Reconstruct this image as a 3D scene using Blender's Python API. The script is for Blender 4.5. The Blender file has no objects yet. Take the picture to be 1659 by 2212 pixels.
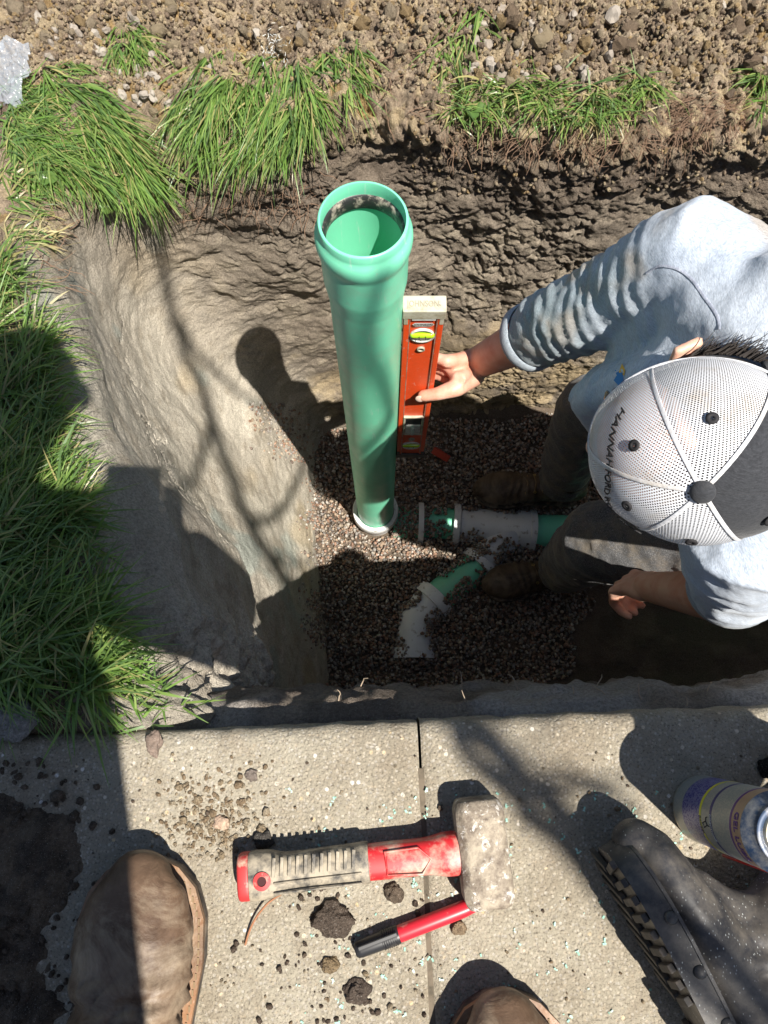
import bpy, bmesh, math, random
import numpy as np
from mathutils import Vector, Matrix
from math import sin, cos, pi, radians

random.seed(7); RNG = np.random.default_rng(11)
sc = bpy.context.scene
col = sc.collection

# ------------------------------------------------------------------ camera, sky, sun
CAM_H = 0.80; TILT = radians(15.58); FPX = 1533.7          # focal length for a picture 1659 pixels wide
cam_d = bpy.data.cameras.new('camera'); cam = bpy.data.objects.new('camera', cam_d); col.objects.link(cam)
cam.location = (0, 0, CAM_H); cam.rotation_euler = (TILT, 0, 0)
cam_d.sensor_fit = 'VERTICAL'; cam_d.sensor_height = 36; cam_d.lens = 36 * FPX / 2212
cam_d.clip_start = 0.002; cam_d.clip_end = 500
sc.camera = cam
SUN = Vector((0.339, -0.333, 1.0)).normalized()
w = bpy.data.worlds.new('World'); sc.world = w; w.use_nodes = True
nt = w.node_tree; bg = nt.nodes['Background']; sky = nt.nodes.new('ShaderNodeTexSky')
sky.sky_type = 'NISHITA'; sky.sun_disc = False; sky.sun_elevation = math.asin(SUN.z)
sky.sun_rotation = math.atan2(SUN.x, SUN.y)
nt.links.new(sky.outputs[0], bg.inputs[0]); bg.inputs[1].default_value = 0.05
sd = bpy.data.lights.new('sun', 'SUN'); sd.energy = 5.0; sd.angle = radians(0.53); sd.color = (1.0, 0.945, 0.86)
so = bpy.data.objects.new('sun', sd); col.objects.link(so); so.rotation_euler = SUN.to_track_quat('Z', 'Y').to_euler()
so.location = SUN * 20
sc.view_settings.view_transform = 'Standard'; sc.view_settings.look = 'None'
sc.view_settings.exposure = 1.0; sc.view_settings.gamma = 1; sc.view_settings.use_curve_mapping = False

# ------------------------------------------------------------------ pixel rays (1659 px wide reading of the photo)
def ray(px, py):
    X = (px - 829.5) / FPX; U = (1106 - py) / FPX
    return Vector((X, sin(TILT) + U * cos(TILT), -cos(TILT) + U * sin(TILT)))
def at(px, py, z):
    d = ray(px, py); s = (CAM_H - z) / -d.z
    return Vector((d.x * s, d.y * s, z))
def aty(px, py, y):
    d = ray(px, py); s = y / d.y
    return Vector((d.x * s, y, CAM_H + d.z * s))

# ------------------------------------------------------------------ noise
def _h(ix, iy, iz, seed):
    n = (ix.astype(np.int64) * 374761393 + iy.astype(np.int64) * 668265263 + iz.astype(np.int64) * 2147483647 + seed * 974711) & 0xffffffff
    n = ((n ^ (n >> 13)) * 1274126177) & 0xffffffff
    n = ((n ^ (n >> 16)) * 2246822519) & 0xffffffff
    return ((n ^ (n >> 15)) & 0xffffff) / float(0xffffff)
def vnoise(p, seed=0):
    p = np.asarray(p, float); i = np.floor(p); f = p - i; f = f * f * f * (f * (f * 6 - 15) + 10)
    x, y, z = i[..., 0], i[..., 1], i[..., 2]; r = 0
    for a in (0, 1):
        for b in (0, 1):
            for c in (0, 1):
                wgt = (f[..., 0] if a else 1 - f[..., 0]) * (f[..., 1] if b else 1 - f[..., 1]) * (f[..., 2] if c else 1 - f[..., 2])
                r = r + wgt * _h(x + a, y + b, z + c, seed)
    return r * 2 - 1
def fbm(p, o=4, seed=0, gain=.5):
    p = np.asarray(p, float); r = 0; a = 1; t = 0
    for k in range(o):
        r = r + a * vnoise(p * 2 ** k + k * 17.3, seed + k); t += a; a *= gain
    return r / t
def worley(p, seed=0):
    p = np.asarray(p, float); i = np.floor(p); F1 = np.full(p.shape[:-1], 9.); F2 = F1.copy(); idv = np.zeros_like(F1)
    for a in (-1, 0, 1):
        for b in (-1, 0, 1):
            for c in (-1, 0, 1):
                cx, cy, cz = i[..., 0] + a, i[..., 1] + b, i[..., 2] + c
                q = np.stack([cx + _h(cx, cy, cz, seed), cy + _h(cx, cy, cz, seed + 1), cz + _h(cx, cy, cz, seed + 2)], -1)
                d = np.sqrt(((q - p) ** 2).sum(-1)); n = d < F1
                F2 = np.where(n, F1, np.minimum(F2, d)); idv = np.where(n, _h(cx, cy, cz, seed + 3), idv); F1 = np.where(n, d, F1)
    return F1, F2, idv
def sstep(a, b, x):
    t = np.clip((x - a) / (b - a), 0, 1); return t * t * (3 - 2 * t)
def mixc(a, b, t):
    t = np.asarray(t)[..., None]; return np.asarray(a) * (1 - t) + np.asarray(b) * t

# ------------------------------------------------------------------ mesh helpers
def mesh_np(name, V, F, smooth=True, colr=None, uv=None):
    V = np.asarray(V, np.float32).reshape(-1, 3); F = np.asarray(F, np.int32); k = F.shape[1]
    me = bpy.data.meshes.new(name); me.vertices.add(len(V)); me.vertices.foreach_set('co', V.ravel())
    me.loops.add(F.size); me.loops.foreach_set('vertex_index', F.ravel())
    me.polygons.add(len(F)); me.polygons.foreach_set('loop_start', np.arange(0, F.size, k, dtype=np.int32))
    me.update(calc_edges=True); me.validate()
    me.polygons.foreach_set('use_smooth', np.full(len(me.polygons), smooth))
    if colr is not None:
        at_ = me.color_attributes.new('tint', 'FLOAT_COLOR', 'POINT')
        c4 = np.ones((len(V), 4), np.float32); ca_ = np.asarray(colr); ca_ = ca_.reshape(-1, ca_.shape[-1]); c4[:, :ca_.shape[1]] = ca_; at_.data.foreach_set('color', c4.ravel())
    if uv is not None:
        u = me.uv_layers.new(name='UVMap'); uvv = np.asarray(uv, np.float32).reshape(-1, 2)
        u.data.foreach_set('uv', uvv[F.ravel()].ravel())
    return me
def grid_faces(n, m, wrap=False):
    i = np.arange(n - 1)[:, None]; j = np.arange(m if wrap else m - 1)[None, :]
    a = i * m + j; b = i * m + (j + 1) % m
    return np.stack([a, b, b + m, a + m], -1).reshape(-1, 4)
def grid_mesh(name, G, colr=None, uv=None, flip=False, wrap=False):
    n, m = G.shape[:2]; F = grid_faces(n, m, wrap)
    if flip: F = F[:, ::-1]
    return mesh_np(name, G.reshape(-1, 3), F, True, colr, uv)
def grid_normals(G):
    du = np.gradient(G, axis=0); dv = np.gradient(G, axis=1); n = np.cross(du, dv)
    return n / (np.linalg.norm(n, axis=-1, keepdims=True) + 1e-12)

class MB:
    def __init__(s): s.v = []; s.f = []
    def add(s, vs, fs):
        o = len(s.v); s.v += [tuple(v) for v in vs]; s.f += [tuple(i + o for i in f) for f in fs]; return s
    def box(s, c, d, rot=None, bev=0):
        bm = bmesh.new(); bmesh.ops.create_cube(bm, size=1)
        for v in bm.verts: v.co = Vector((v.co.x * d[0], v.co.y * d[1], v.co.z * d[2]))
        if bev: bmesh.ops.bevel(bm, geom=bm.edges[:], offset=bev, segments=2, profile=.6, affect='EDGES')
        M = Matrix.Translation(c) @ (rot.to_4x4() if rot else Matrix())
        bm.verts.ensure_lookup_table(); s.add([M @ v.co for v in bm.verts], [[v.index for v in f.verts] for f in bm.faces]); bm.free(); return s
    def tube(s, pts, rad, seg=16, up=(0, 0, 1), caps=True, round_=True):
        pts = [Vector(p) for p in pts]; n = len(pts)
        rad = [(r, r) if not isinstance(r, (tuple, list)) else r for r in rad]
        T = []
        for i in range(n):
            t = (pts[min(i + 1, n - 1)] - pts[max(i - 1, 0)]); T.append(t.normalized())
        u = Vector(up); u = (u - T[0] * u.dot(T[0]))
        if u.length < 1e-4: u = T[0].orthogonal()
        u.normalize(); rings = []
        def ring(c, t, u, a, b):
            sd_ = t.cross(u)
            return [c + sd_ * (a * cos(2 * pi * k / seg)) + u * (b * sin(2 * pi * k / seg)) for k in range(seg)]
        fr = []
        for i in range(n):
            u = (u - T[i] * u.dot(T[i])).normalized(); fr.append(u.copy())
        if round_ and caps:
            a, b = rad[0]; m = min(a, b)
            for q in (80, 60, 40, 20):
                rings.append(ring(pts[0] - T[0] * m * sin(radians(q)), T[0], fr[0], a * cos(radians(q)), b * cos(radians(q))))
        for i in range(n): rings.append(ring(pts[i], T[i], fr[i], *rad[i]))
        if round_ and caps:
            a, b = rad[-1]; m = min(a, b)
            for q in (20, 40, 60, 80):
                rings.append(ring(pts[-1] + T[-1] * m * sin(radians(q)), T[-1], fr[-1], a * cos(radians(q)), b * cos(radians(q))))
        vs = [p for r in rings for p in r]; fs = []
        for i in range(len(rings) - 1):
            for k in range(seg):
                k2 = (k + 1) % seg; fs.append((i * seg + k, i * seg + k2, (i + 1) * seg + k2, (i + 1) * seg + k))
        if caps:
            fs.append(tuple(range(seg))[::-1]); fs.append(tuple((len(rings) - 1) * seg + k for k in range(seg)))
        return s.add(vs, fs)
    def lathe(s, prof, c=(0, 0, 0), seg=48, close=False, M=None):
        vs = []; fs = []; n = len(prof)
        for r, z in prof:
            for k in range(seg):
                p = Vector((r * cos(2 * pi * k / seg), r * sin(2 * pi * k / seg), z)); vs.append((M @ p) if M else p + Vector(c))
        for i in range(n if close else n - 1):
            i2 = (i + 1) % n
            for k in range(seg):
                k2 = (k + 1) % seg; fs.append((i * seg + k, i * seg + k2, i2 * seg + k2, i2 * seg + k))
        return s.add(vs, fs)
    def ell(s, c, r, R=None, n=16):
        vs = []; fs = []; m = n * 2
        for i in range(n + 1):
            th = pi * min(max(i / n, .004), .996)
            for k in range(m):
                p = Vector((r[0] * sin(th) * cos(2 * pi * k / m), r[1] * sin(th) * sin(2 * pi * k / m), r[2] * cos(th)))
                vs.append(Vector(c) + (R @ p if R else p))
        for i in range(n):
            for k in range(m):
                k2 = (k + 1) % m; fs.append((i * m + k, (i + 1) * m + k, (i + 1) * m + k2, i * m + k2))
        fs.append(tuple(range(m))); fs.append(tuple(n * m + k for k in range(m))[::-1])
        return s.add(vs, fs)
    def mesh(s, name, smooth=True):
        me = bpy.data.meshes.new(name); me.from_pydata(s.v, [], s.f); me.update()
        bm = bmesh.new(); bm.from_mesh(me); bmesh.ops.recalc_face_normals(bm, faces=bm.faces); bm.to_mesh(me); bm.free()
        me.polygons.foreach_set('use_smooth', [smooth] * len(me.polygons)); return me
    def remesh(s, name, vox, smooth=3):
        me = s.mesh('tmp'); o = bpy.data.objects.new('tmp', me); col.objects.link(o)
        m = o.modifiers.new('r', 'REMESH'); m.mode = 'VOXEL'; m.voxel_size = vox; m.use_smooth_shade = True
        if smooth:
            q = o.modifiers.new('s', 'SMOOTH'); q.iterations = smooth; q.factor = .5
        dg = bpy.context.evaluated_depsgraph_get(); r = bpy.data.meshes.new_from_object(o.evaluated_get(dg)); r.name = name
        bpy.data.objects.remove(o); bpy.data.meshes.remove(me)
        r.polygons.foreach_set('use_smooth', [True] * len(r.polygons)); return r
def get_v(me):
    a = np.empty(len(me.vertices) * 3, np.float32); me.vertices.foreach_get('co', a)
    b = np.empty_like(a); me.vertices.foreach_get('normal', b); return a.reshape(-1, 3).astype(float), b.reshape(-1, 3).astype(float)
def set_v(me, V):
    me.vertices.foreach_set('co', np.asarray(V, np.float32).ravel()); me.update()
def set_col(me, C):
    a_ = me.color_attributes.new('tint', 'FLOAT_COLOR', 'POINT'); c4 = np.ones((len(me.vertices), 4), np.float32)
    c4[:, :3] = C; a_.data.foreach_set('color', c4.ravel())
def sharp(me, ang=35):
    me.set_sharp_from_angle(angle=radians(ang)); return me

# ------------------------------------------------------------------ things, parts
def thing(name, label, cat, loc=(0, 0, 0), group=None):
    o = bpy.data.objects.new(name, None); col.objects.link(o); o.location = loc; o.empty_display_size = .02
    o['label'] = label; o['category'] = cat
    if group: o['group'] = group
    return o
def part(name, me, m, parent=None, label=None):
    o = bpy.data.objects.new(name, me); col.objects.link(o)
    if m is not None:
        me.materials.clear(); me.materials.append(m)
    if parent is not None:
        o.parent = parent
        if parent.parent is None: o.matrix_parent_inverse = Matrix.Translation(-Vector(parent.location))
    if label: o['label'] = label
    return o
def tag(o, label, cat, group=None):
    o['label'] = label; o['category'] = cat
    if group: o['group'] = group
    return o
def kind(o, k, label=None):
    o['kind'] = k
    if label: o['label'] = label
    return o

# ------------------------------------------------------------------ materials
class NB:
    def __init__(s, name):
        s.m = bpy.data.materials.new(name); s.m.use_nodes = True; s.t = s.m.node_tree; s.b = s.t.nodes['Principled BSDF']
        s.out = s.t.nodes['Material Output']
    def n(s, typ, **kw):
        x = s.t.nodes.new('ShaderNode' + typ)
        for k, v in kw.items():
            if k.startswith('_'): setattr(x, k[1:], v)
            else:
                i = x.inputs[int(k[1:])] if k[0] == 'i' and k[1:].isdigit() else x.inputs[k.replace('_', ' ')]
                if hasattr(v, 'links') or hasattr(v, 'is_output'): s.t.links.new(v, i)
                else: i.default_value = v
        return x
    def set(s, **kw):
        for k, v in kw.items():
            i = s.b.inputs[k.replace('_', ' ')]
            if hasattr(v, 'is_output'): s.t.links.new(v, i)
            else: i.default_value = v
        return s
    def co(s, kind='Object'): return s.n('TexCoord').outputs[kind]
    def noise(s, scale, detail=4, rough=.55, vec=None, out=0, dist=0):
        x = s.n('TexNoise', Scale=scale, Detail=detail, Roughness=rough, Distortion=dist); s.t.links.new(vec or s.co(), x.inputs['Vector']); return x.outputs[out]
    def voro(s, scale, vec=None, out='Distance', feature='F1', rnd=1):
        x = s.n('TexVoronoi', _feature=feature, Scale=scale, Randomness=rnd); s.t.links.new(vec or s.co(), x.inputs['Vector']); return x.outputs[out]
    def ramp(s, fac, stops):
        x = s.n('ValToRGB'); s.t.links.new(fac, x.inputs[0]); e = x.color_ramp.elements
        while len(e) < len(stops): e.new(.5)
        for q, (p, c) in zip(e, stops):
            q.position = p; q.color = (c, c, c, 1) if isinstance(c, (int, float)) else (*c, 1)
        return x.outputs[0]
    def mix(s, a, b, f, mode='MIX'):
        x = s.n('Mix', _data_type='RGBA', _blend_type=mode)
        for sock, v in ((x.inputs[0], f), (x.inputs[6], a), (x.inputs[7], b)):
            if hasattr(v, 'is_output'): s.t.links.new(v, sock)
            elif isinstance(v, (int, float)): sock.default_value = v
            else: sock.default_value = (*v, 1)
        return x.outputs[2]
    def math(s, op, a, b=0.):
        x = s.n('Math', _operation=op)
        for i, v in enumerate((a, b)):
            if hasattr(v, 'is_output'): s.t.links.new(v, x.inputs[i])
            else: x.inputs[i].default_value = v
        return x.outputs[0]
    def bump(s, h, strength=.5, dist=.002, prev=None):
        x = s.n('Bump', Distance=dist, Strength=strength); s.t.links.new(h, x.inputs['Height'])
        if prev: s.t.links.new(prev, x.inputs['Normal'])
        s.t.links.new(x.outputs[0], s.b.inputs['Normal']); return x.outputs[0]
    def attr(s, name='tint'): return s.n('Attribute', _attribute_name=name).outputs['Color']
def plain(name, c, rough=.5, metal=0., spec=.5, dirt=None, dirt_scale=30, dirt_amt=(.45, .65), bump=0, bscale=300, coat=0):
    b = NB(name); base = b.n('RGB'); base.outputs[0].default_value = (*c, 1); cc = base.outputs[0]
    cc = b.mix(cc, b.mix(cc, (0, 0, 0), .25), b.noise(dirt_scale * .6, 5))
    if dirt: cc = b.mix(cc, dirt, b.ramp(b.noise(dirt_scale, 7, .68), [(dirt_amt[0], 0.), (dirt_amt[1], 1.)]))
    b.set(Base_Color=cc, Roughness=rough, Metallic=metal)
    b.b.inputs['Specular IOR Level'].default_value = spec; b.b.inputs['Coat Weight'].default_value = coat
    if bump: b.bump(b.noise(bscale, 4, .6), bump, .001)
    return b.m
def soil_mat(name, rough=.95, bs=1.0):
    b = NB(name); an_ = b.n('Attribute', _attribute_name='tint'); t = an_.outputs['Color']; al = an_.outputs['Alpha']
    n1 = b.noise(260, 6, .7); n2 = b.noise(900, 3, .6)
    c = b.mix(t, b.mix(t, (0, 0, 0), .45), b.ramp(n1, [(.35, 1.), (.6, 0.)]))
    c = b.mix(c, b.mix(t, (1, .95, .85), .35), b.ramp(n2, [(.6, 0.), (.75, 1.)]))
    b.set(Base_Color=c, Roughness=rough); b.b.inputs['Specular IOR Level'].default_value = .15
    p = b.bump(b.noise(75, 8, .74), b.math('MULTIPLY', al, .9 * bs), .012); p = b.bump(b.noise(240, 5, .7), b.math('MULTIPLY', al, .8 * bs), .004, p); b.bump(b.voro(420), .5 * bs, .002, p); return b.m
M = {}
M['soil'] = soil_mat('soil'); M['pebble'] = soil_mat('pebble_stone', .8, .25)
M['clod'] = soil_mat('clod_soil', .95, 1.2)
def grass_mat():
    b = NB('grass_blade'); t = b.attr(); c = b.mix(t, b.mix(t, (.5, .5, .15), .22), b.noise(60, 3))
    b.set(Base_Color=c, Roughness=.36); b.b.inputs['Specular IOR Level'].default_value = .55
    tr = b.n('BsdfTranslucent'); b.t.links.new(b.mix(c, (.45, .75, .10), .25), tr.inputs[0])
    mx = b.n('MixShader', Fac=.35); b.t.links.new(b.b.outputs[0], mx.inputs[1]); b.t.links.new(tr.outputs[0], mx.inputs[2])
    b.t.links.new(mx.outputs[0], b.out.inputs[0]); return b.m
M['grass'] = grass_mat()
def concrete():
    b = NB('sidewalk_concrete'); big = b.noise(7, 5, .6); mid = b.noise(45, 5, .65)
    c = b.mix((.37, .334, .262), (.26, .226, .17), b.ramp(big, [(.35, 0.), (.68, 1.)]))
    c = b.mix(c, (.20, .165, .12), b.ramp(mid, [(.55, 0.), (.8, .7)]))
    v = b.voro(290, out='Color'); vd = b.voro(290)
    sep = b.n('SeparateColor'); b.t.links.new(v, sep.inputs[0]); r = sep.outputs[0]; g = sep.outputs[1]
    st = b.ramp(g, [(0, (.62, .56, .46)), (.35, (.42, .34, .24)), (.6, (.5, .47, .42)), (.8, (.22, .19, .16)), (1, (.66, .62, .55))])
    msk = b.math('MULTIPLY', b.ramp(r, [(.22, 0.), (.27, 1.)]), b.ramp(vd, [(.36, 1.), (.5, 0.)]))
    c = b.mix(c, st, b.math('MULTIPLY', msk, .5))
    c = b.mix(c, (.24, .195, .14), b.math('MULTIPLY', b.ramp(b.noise(15, 8, .74, dist=.8), [(.5, 0.), (.68, 1.)]), .6))
    v2 = b.voro(150, out='Color'); sp = b.n('SeparateColor'); b.t.links.new(v2, sp.inputs[0])
    m2 = b.math('MULTIPLY', b.ramp(sp.outputs[0], [(.93, 0.), (.95, 1.)]), b.ramp(b.voro(150), [(.25, 1.), (.38, 0.)]))
    c = b.mix(c, b.ramp(sp.outputs[1], [(0, (.7, .66, .58)), (.5, (.55, .42, .25)), (1, (.75, .73, .7))]), m2)
    dk = b.ramp(b.noise(420, 4, .7), [(.35, 1.), (.46, 0.)])
    c = b.mix(c, (.09, .075, .055), b.math('MULTIPLY', dk, .75))
    b.set(Base_Color=c, Roughness=.92); b.b.inputs['Specular IOR Level'].default_value = .2
    p = b.bump(b.noise(300, 6, .75), .8, .004); p = b.bump(vd, .5, .002, p); b.bump(b.noise(40, 4), .3, .006, p); return b.m
M['concrete'] = concrete()
def pipe_mat():
    b = NB('green_pvc'); c = b.mix((.16, .60, .385), (.19, .63, .41), b.noise(9, 3))
    scr = b.ramp(b.noise(38, 8, .75), [(.60, 0.), (.74, 1.)])
    c = b.mix(c, (.33, .42, .33), b.math('MULTIPLY', scr, .7))
    mpz = b.n('Mapping', Scale=(1, 1, .12), Rotation=(.1, .06, 0)); b.t.links.new(b.co(), mpz.inputs[0]); c = b.mix(c, (.45, .62, .52), b.math('MULTIPLY', b.ramp(b.noise(120, 5, .7, mpz.outputs[0]), [(.60, 0.), (.70, 1.)]), .45)); c = b.mix(c, (.30, .30, .22), b.math('MULTIPLY', b.ramp(b.noise(7, 7, .7), [(.52, 0.), (.75, 1.)]), .45))
    c = b.mix(c, (.22, .2, .15), b.math('MULTIPLY', b.ramp(b.noise(150, 5, .8), [(.66, 0.), (.75, 1.)]), .7))
    b.set(Base_Color=c, Roughness=b.ramp(b.noise(25, 4), [(.3, .32), (.7, .5)])); b.bump(b.noise(18, 2), .05, .003); return b.m
M['pipe'] = pipe_mat()
M['white_pvc'] = plain('white_pvc', (.78, .79, .78), .4, dirt=(.20, .16, .11), dirt_scale=40, dirt_amt=(.58, .70))
M['gasket'] = plain('gasket_rubber', (.025, .025, .025), .45, dirt=(.36, .32, .26), dirt_scale=60, dirt_amt=(.50, .66))
M['level_red'] = plain('level_orange_paint', (.80, .085, .018), .36, dirt=(.62, .45, .38), dirt_scale=120, dirt_amt=(.62, .72))
M['level_edge'] = plain('level_bare_edge', (.55, .20, .12), .4, metal=.3, dirt=(.5, .42, .35), dirt_scale=60)
M['beige'] = plain('beige_plastic', (.50, .47, .37), .6, dirt=(.30, .26, .18), dirt_scale=50)
M['beige_dark'] = plain('embossed_plastic', (.36, .33, .25), .6)
M['white_plastic'] = plain('white_plastic', (.68, .68, .64), .5, dirt=(.4, .38, .32), dirt_scale=60)
M['black'] = plain('black_plastic', (.018, .018, .02), .42, dirt=(.12, .11, .1), dirt_scale=70, dirt_amt=(.6, .8))
M['ink'] = plain('black_ink', (.02, .02, .025), .7)
def glassy(name, c, rough=.08):
    b = NB(name); b.set(Base_Color=(*c, 1), Roughness=rough); b.b.inputs['Transmission Weight'].default_value = .75; b.b.inputs['IOR'].default_value = 1.45; return b.m
M['vial'] = plain('vial_green', (.38, .62, .02), .1, coat=1); M['glass'] = glassy('clear_acrylic', (.9, .95, .92))

def skin_mat(name, c):
    b = NB(name); cc = b.mix(c, (c[0] * .85, c[1] * .62, c[2] * .55), b.ramp(b.noise(28, 5), [(.4, 0.), (.7, 1.)]))
    cc = b.mix(cc, (c[0] * .5, c[1] * .42, c[2] * .36), b.math('MULTIPLY', b.ramp(b.noise(55, 8, .8), [(.58, 0.), (.74, 1.)]), .5))
    b.set(Base_Color=cc, Roughness=.5); b.b.inputs['Subsurface Weight'].default_value = .12
    b.b.inputs['Subsurface Radius'].default_value = (.008, .003, .0015); b.b.inputs['Subsurface Scale'].default_value = 1.
    p = b.bump(b.noise(420, 4, .6), .25, .0015); b.bump(b.noise(60, 4, .6), .3, .003, p); return b.m
M['skin'] = skin_mat('skin', (.60, .36, .265)); M['nail'] = plain('fingernail', (.62, .44, .36), .3)
def cloth(name, c, line=(1, 1, 1), weave=1200, dirt=None, damt=(.5, .7), dscale=9, rough=.95, tint=False):
    b = NB(name); base = b.attr() if tint else None
    if base is None:
        x = b.n('RGB'); x.outputs[0].default_value = (*c, 1); base = x.outputs[0]
    mp = b.n('Mapping', Scale=(1, 1, 7)); b.t.links.new(b.co(), mp.inputs[0])
    cc = b.mix(base, b.mix(base, (0, 0, 0), .28), b.ramp(b.noise(170, 3, .6, mp.outputs[0]), [(.4, 0.), (.62, 1.)]))
    cc = b.mix(cc, b.mix(base, line, .3), b.ramp(b.noise(310, 2, .5, mp.outputs[0]), [(.52, 0.), (.7, .6)]))
    if dirt: cc = b.mix(cc, dirt, b.math('MULTIPLY', b.ramp(b.noise(dscale, 7, .7), [(damt[0], 0.), (damt[1], 1.)]), .75))
    b.set(Base_Color=cc, Roughness=rough); b.b.inputs['Specular IOR Level'].default_value = .1
    b.b.inputs['Sheen Weight'].default_value = .15
    p = b.bump(b.noise(weave, 2), .25, .0008); b.bump(b.noise(70, 5, .6), .35, .004, p); return b.m
M['shirt'] = cloth('heather_shirt', (.40, .46, .55), tint=True)
M['trousers'] = cloth('grey_work_trousers', (.085, .085, .088), dirt=(.22, .18, .13), damt=(.48, .7), dscale=11)
M['jeans'] = cloth('dark_jeans', (.05, .06, .09)); M['jacket'] = cloth('dark_jacket', (.05, .05, .055))
def leather(name, c, dust):
    b = NB(name); n = b.noise(16, 6, .65)
    cc = b.mix(c, (c[0] * .42, c[1] * .38, c[2] * .36), b.ramp(n, [(.38, 0.), (.62, 1.)]))
    cc = b.mix(cc, dust, b.math('MULTIPLY', b.ramp(b.noise(13, 9, .72, dist=.8), [(.46, 0.), (.7, 1.)]), .75))
    b.set(Base_Color=cc, Roughness=b.ramp(n, [(.3, .38), (.7, .62)])); b.b.inputs['Specular IOR Level'].default_value = .35
    p = b.bump(b.noise(300, 5, .6), .3, .001); p = b.bump(b.noise(30, 6, .62, dist=1.2), .35, .006, p); b.bump(b.voro(90, feature='DISTANCE_TO_EDGE'), .25, .001, p); return b.m
M['leather'] = leather('brown_leather', (.15, .095, .06), (.36, .29, .205))
M['leather_dark'] = leather('worn_boot_leather', (.10, .072, .05), (.25, .19, .13))
M['welt'] = leather('boot_welt', (.25, .13, .065), (.3, .24, .17)); M['sole'] = plain('boot_sole', (.05, .042, .036), .8, dirt=(.24, .19, .14), dirt_scale=40)
def rubber():
    b = NB('black_rubber'); c = b.mix((.014, .014, .016), (.04, .04, .045), b.noise(14, 4))
    mpv = b.n('Mapping', Scale=(1.5, .8, 1.2), Rotation=(.4, .3, .6)); b.t.links.new(b.co(), mpv.inputs[0]); v = b.voro(300, mpv.outputs[0], out='Color'); sp = b.n('SeparateColor'); b.t.links.new(v, sp.inputs[0])
    m = b.math('MULTIPLY', b.ramp(sp.outputs[0], [(.62, 0.), (.66, 1.)]), b.ramp(b.voro(300, mpv.outputs[0]), [(.14, 1.), (.26, 0.)]))
    m = b.math('MULTIPLY', m, b.ramp(b.noise(9, 3), [(.42, 0.), (.58, 1.)]))
    c = b.mix(c, (.42, .45, .44), m); c = b.mix(c, (.24, .21, .17), b.math('MULTIPLY', b.ramp(b.noise(24, 8, .74), [(.42, 0.), (.72, 1.)]), .6))
    b.set(Base_Color=c, Roughness=b.ramp(b.noise(22, 5), [(.3, .35), (.7, .7)])); b.bump(b.noise(220, 3), .15, .001); return b.m
M['rubber'] = rubber(); M['tread'] = plain('dusty_tread', (.035, .032, .03), .75, dirt=(.14, .115, .09), dirt_scale=45, dirt_amt=(.48, .7))

# ================================================================== SETTING
# --- trench wall running left side, corner, far side, and the ground above it: one sheet
ctrl = [  # foot x,y | lip x,y,z | outward direction
 (-.13, -.30, -.25, -.30, -.03, -1, 0), (-.14, -.05, -.26, -.05, -.015, -1, 0), (-.155, .10, -.272, .07, -.01, -1, 0), (-.185, .30, -.33, .25, -.05, -1, 0), (-.20, .55, -.455, .54, -.14, -1, .05),
 (-.205, .72, -.54, .74, -.2, -1, .3), (-.20, .80, -.55, .88, -.25, -.8, .7), (-.15, .87, -.45, .965, -.28, -.45, 1), (-.04, .895, -.30, .975, -.28, -.2, 1),
 (.07, .905, -.15, .99, -.27, -.1, 1), (.19, .905, -.01, 1.07, -.27, 0, 1), (.33, .905, .17, 1.015, -.26, 0, 1), (.6, .905, .5, 1.02, -.26, 0, 1),
 (1.0, .905, 1.0, 1.02, -.26, .1, 1), (1.7, .90, 1.9, 1.0, -.26, .4, 1)]
ctrl = np.array(ctrl)
mid_ = (ctrl[:, 0:2] * .5 + ctrl[:, 2:4] * .5); seg_ = np.r_[0, np.cumsum(np.linalg.norm(np.diff(mid_, axis=0), axis=1))]
NT = 760
tt = np.linspace(0, 1, NT) ** 1.0 * seg_[-1]
def cr(x, xs, ys):
    r = np.interp(x, xs, ys)
    for k in range(3):
        pad = np.r_[[r[0]] * 12, r, [r[-1]] * 12]; r = np.convolve(pad, np.ones(25) / 25, 'valid')
    return r
C_ = np.stack([cr(tt, seg_, ctrl[:, k]) for k in range(7)], 1)
nw = 330
vw = np.linspace(0, 1, nw)
dd = np.r_[np.linspace(.003, .42, 120)[0:], .42 + np.cumsum(np.linspace(.004, .05, 60)), 2.4, 3.4]
Fz = -1.34
G = np.zeros((NT, nw + len(dd), 3))
foot = C_[:, 0:2]; lip = C_[:, 2:4]; lz = C_[:, 4]; od = C_[:, 5:7] / np.linalg.norm(C_[:, 5:7], axis=1, keepdims=True)
for j, v in enumerate(vw):
    qb = v ** 1.15 * (1 - .18 * np.sin(pi * v)); ql = sstep(-.06, .86, v); ql = max(0., (ql - sstep(-.06, .86, 0.)) / (1 - sstep(-.06, .86, 0.)))
    wl = sstep(1.45, 1.05, tt); q = (qb * (1 - wl) + ql * wl)[:, None]
    G[:, j, 0:2] = foot * (1 - q) + lip * q; G[:, j, 2] = Fz + (lz - Fz) * v
for j, d in enumerate(dd):
    G[:, nw + j, 0:2] = lip + od * d
    G[:, nw + j, 2] = lz + .03 * (1 - np.exp(-d / .03)) * sstep(.55, 1.1, tt) + .10 * np.clip(d - .15, 0, .5) * np.clip(tt - 1.3, 0, 1)
def vsm(A, w_):
    pad = np.concatenate([np.repeat(A[:, :1], w_, 1), A, np.repeat(A[:, -1:], w_, 1)], 1); cs = np.cumsum(np.concatenate([np.zeros_like(pad[:, :1]), pad], 1), 1); k_ = 2 * w_ + 1
    return (cs[:, k_:] - cs[:, :-k_]) / k_
wl = sstep(1.45, 1.05, tt)[:, None, None]; keepz = G[:, -25:].copy(); Gs = vsm(vsm(G, 12), 12); Gb = vsm(G, 5); G = Gs * wl + Gb * (1 - wl); G[:, -25:] = keepz
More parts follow.
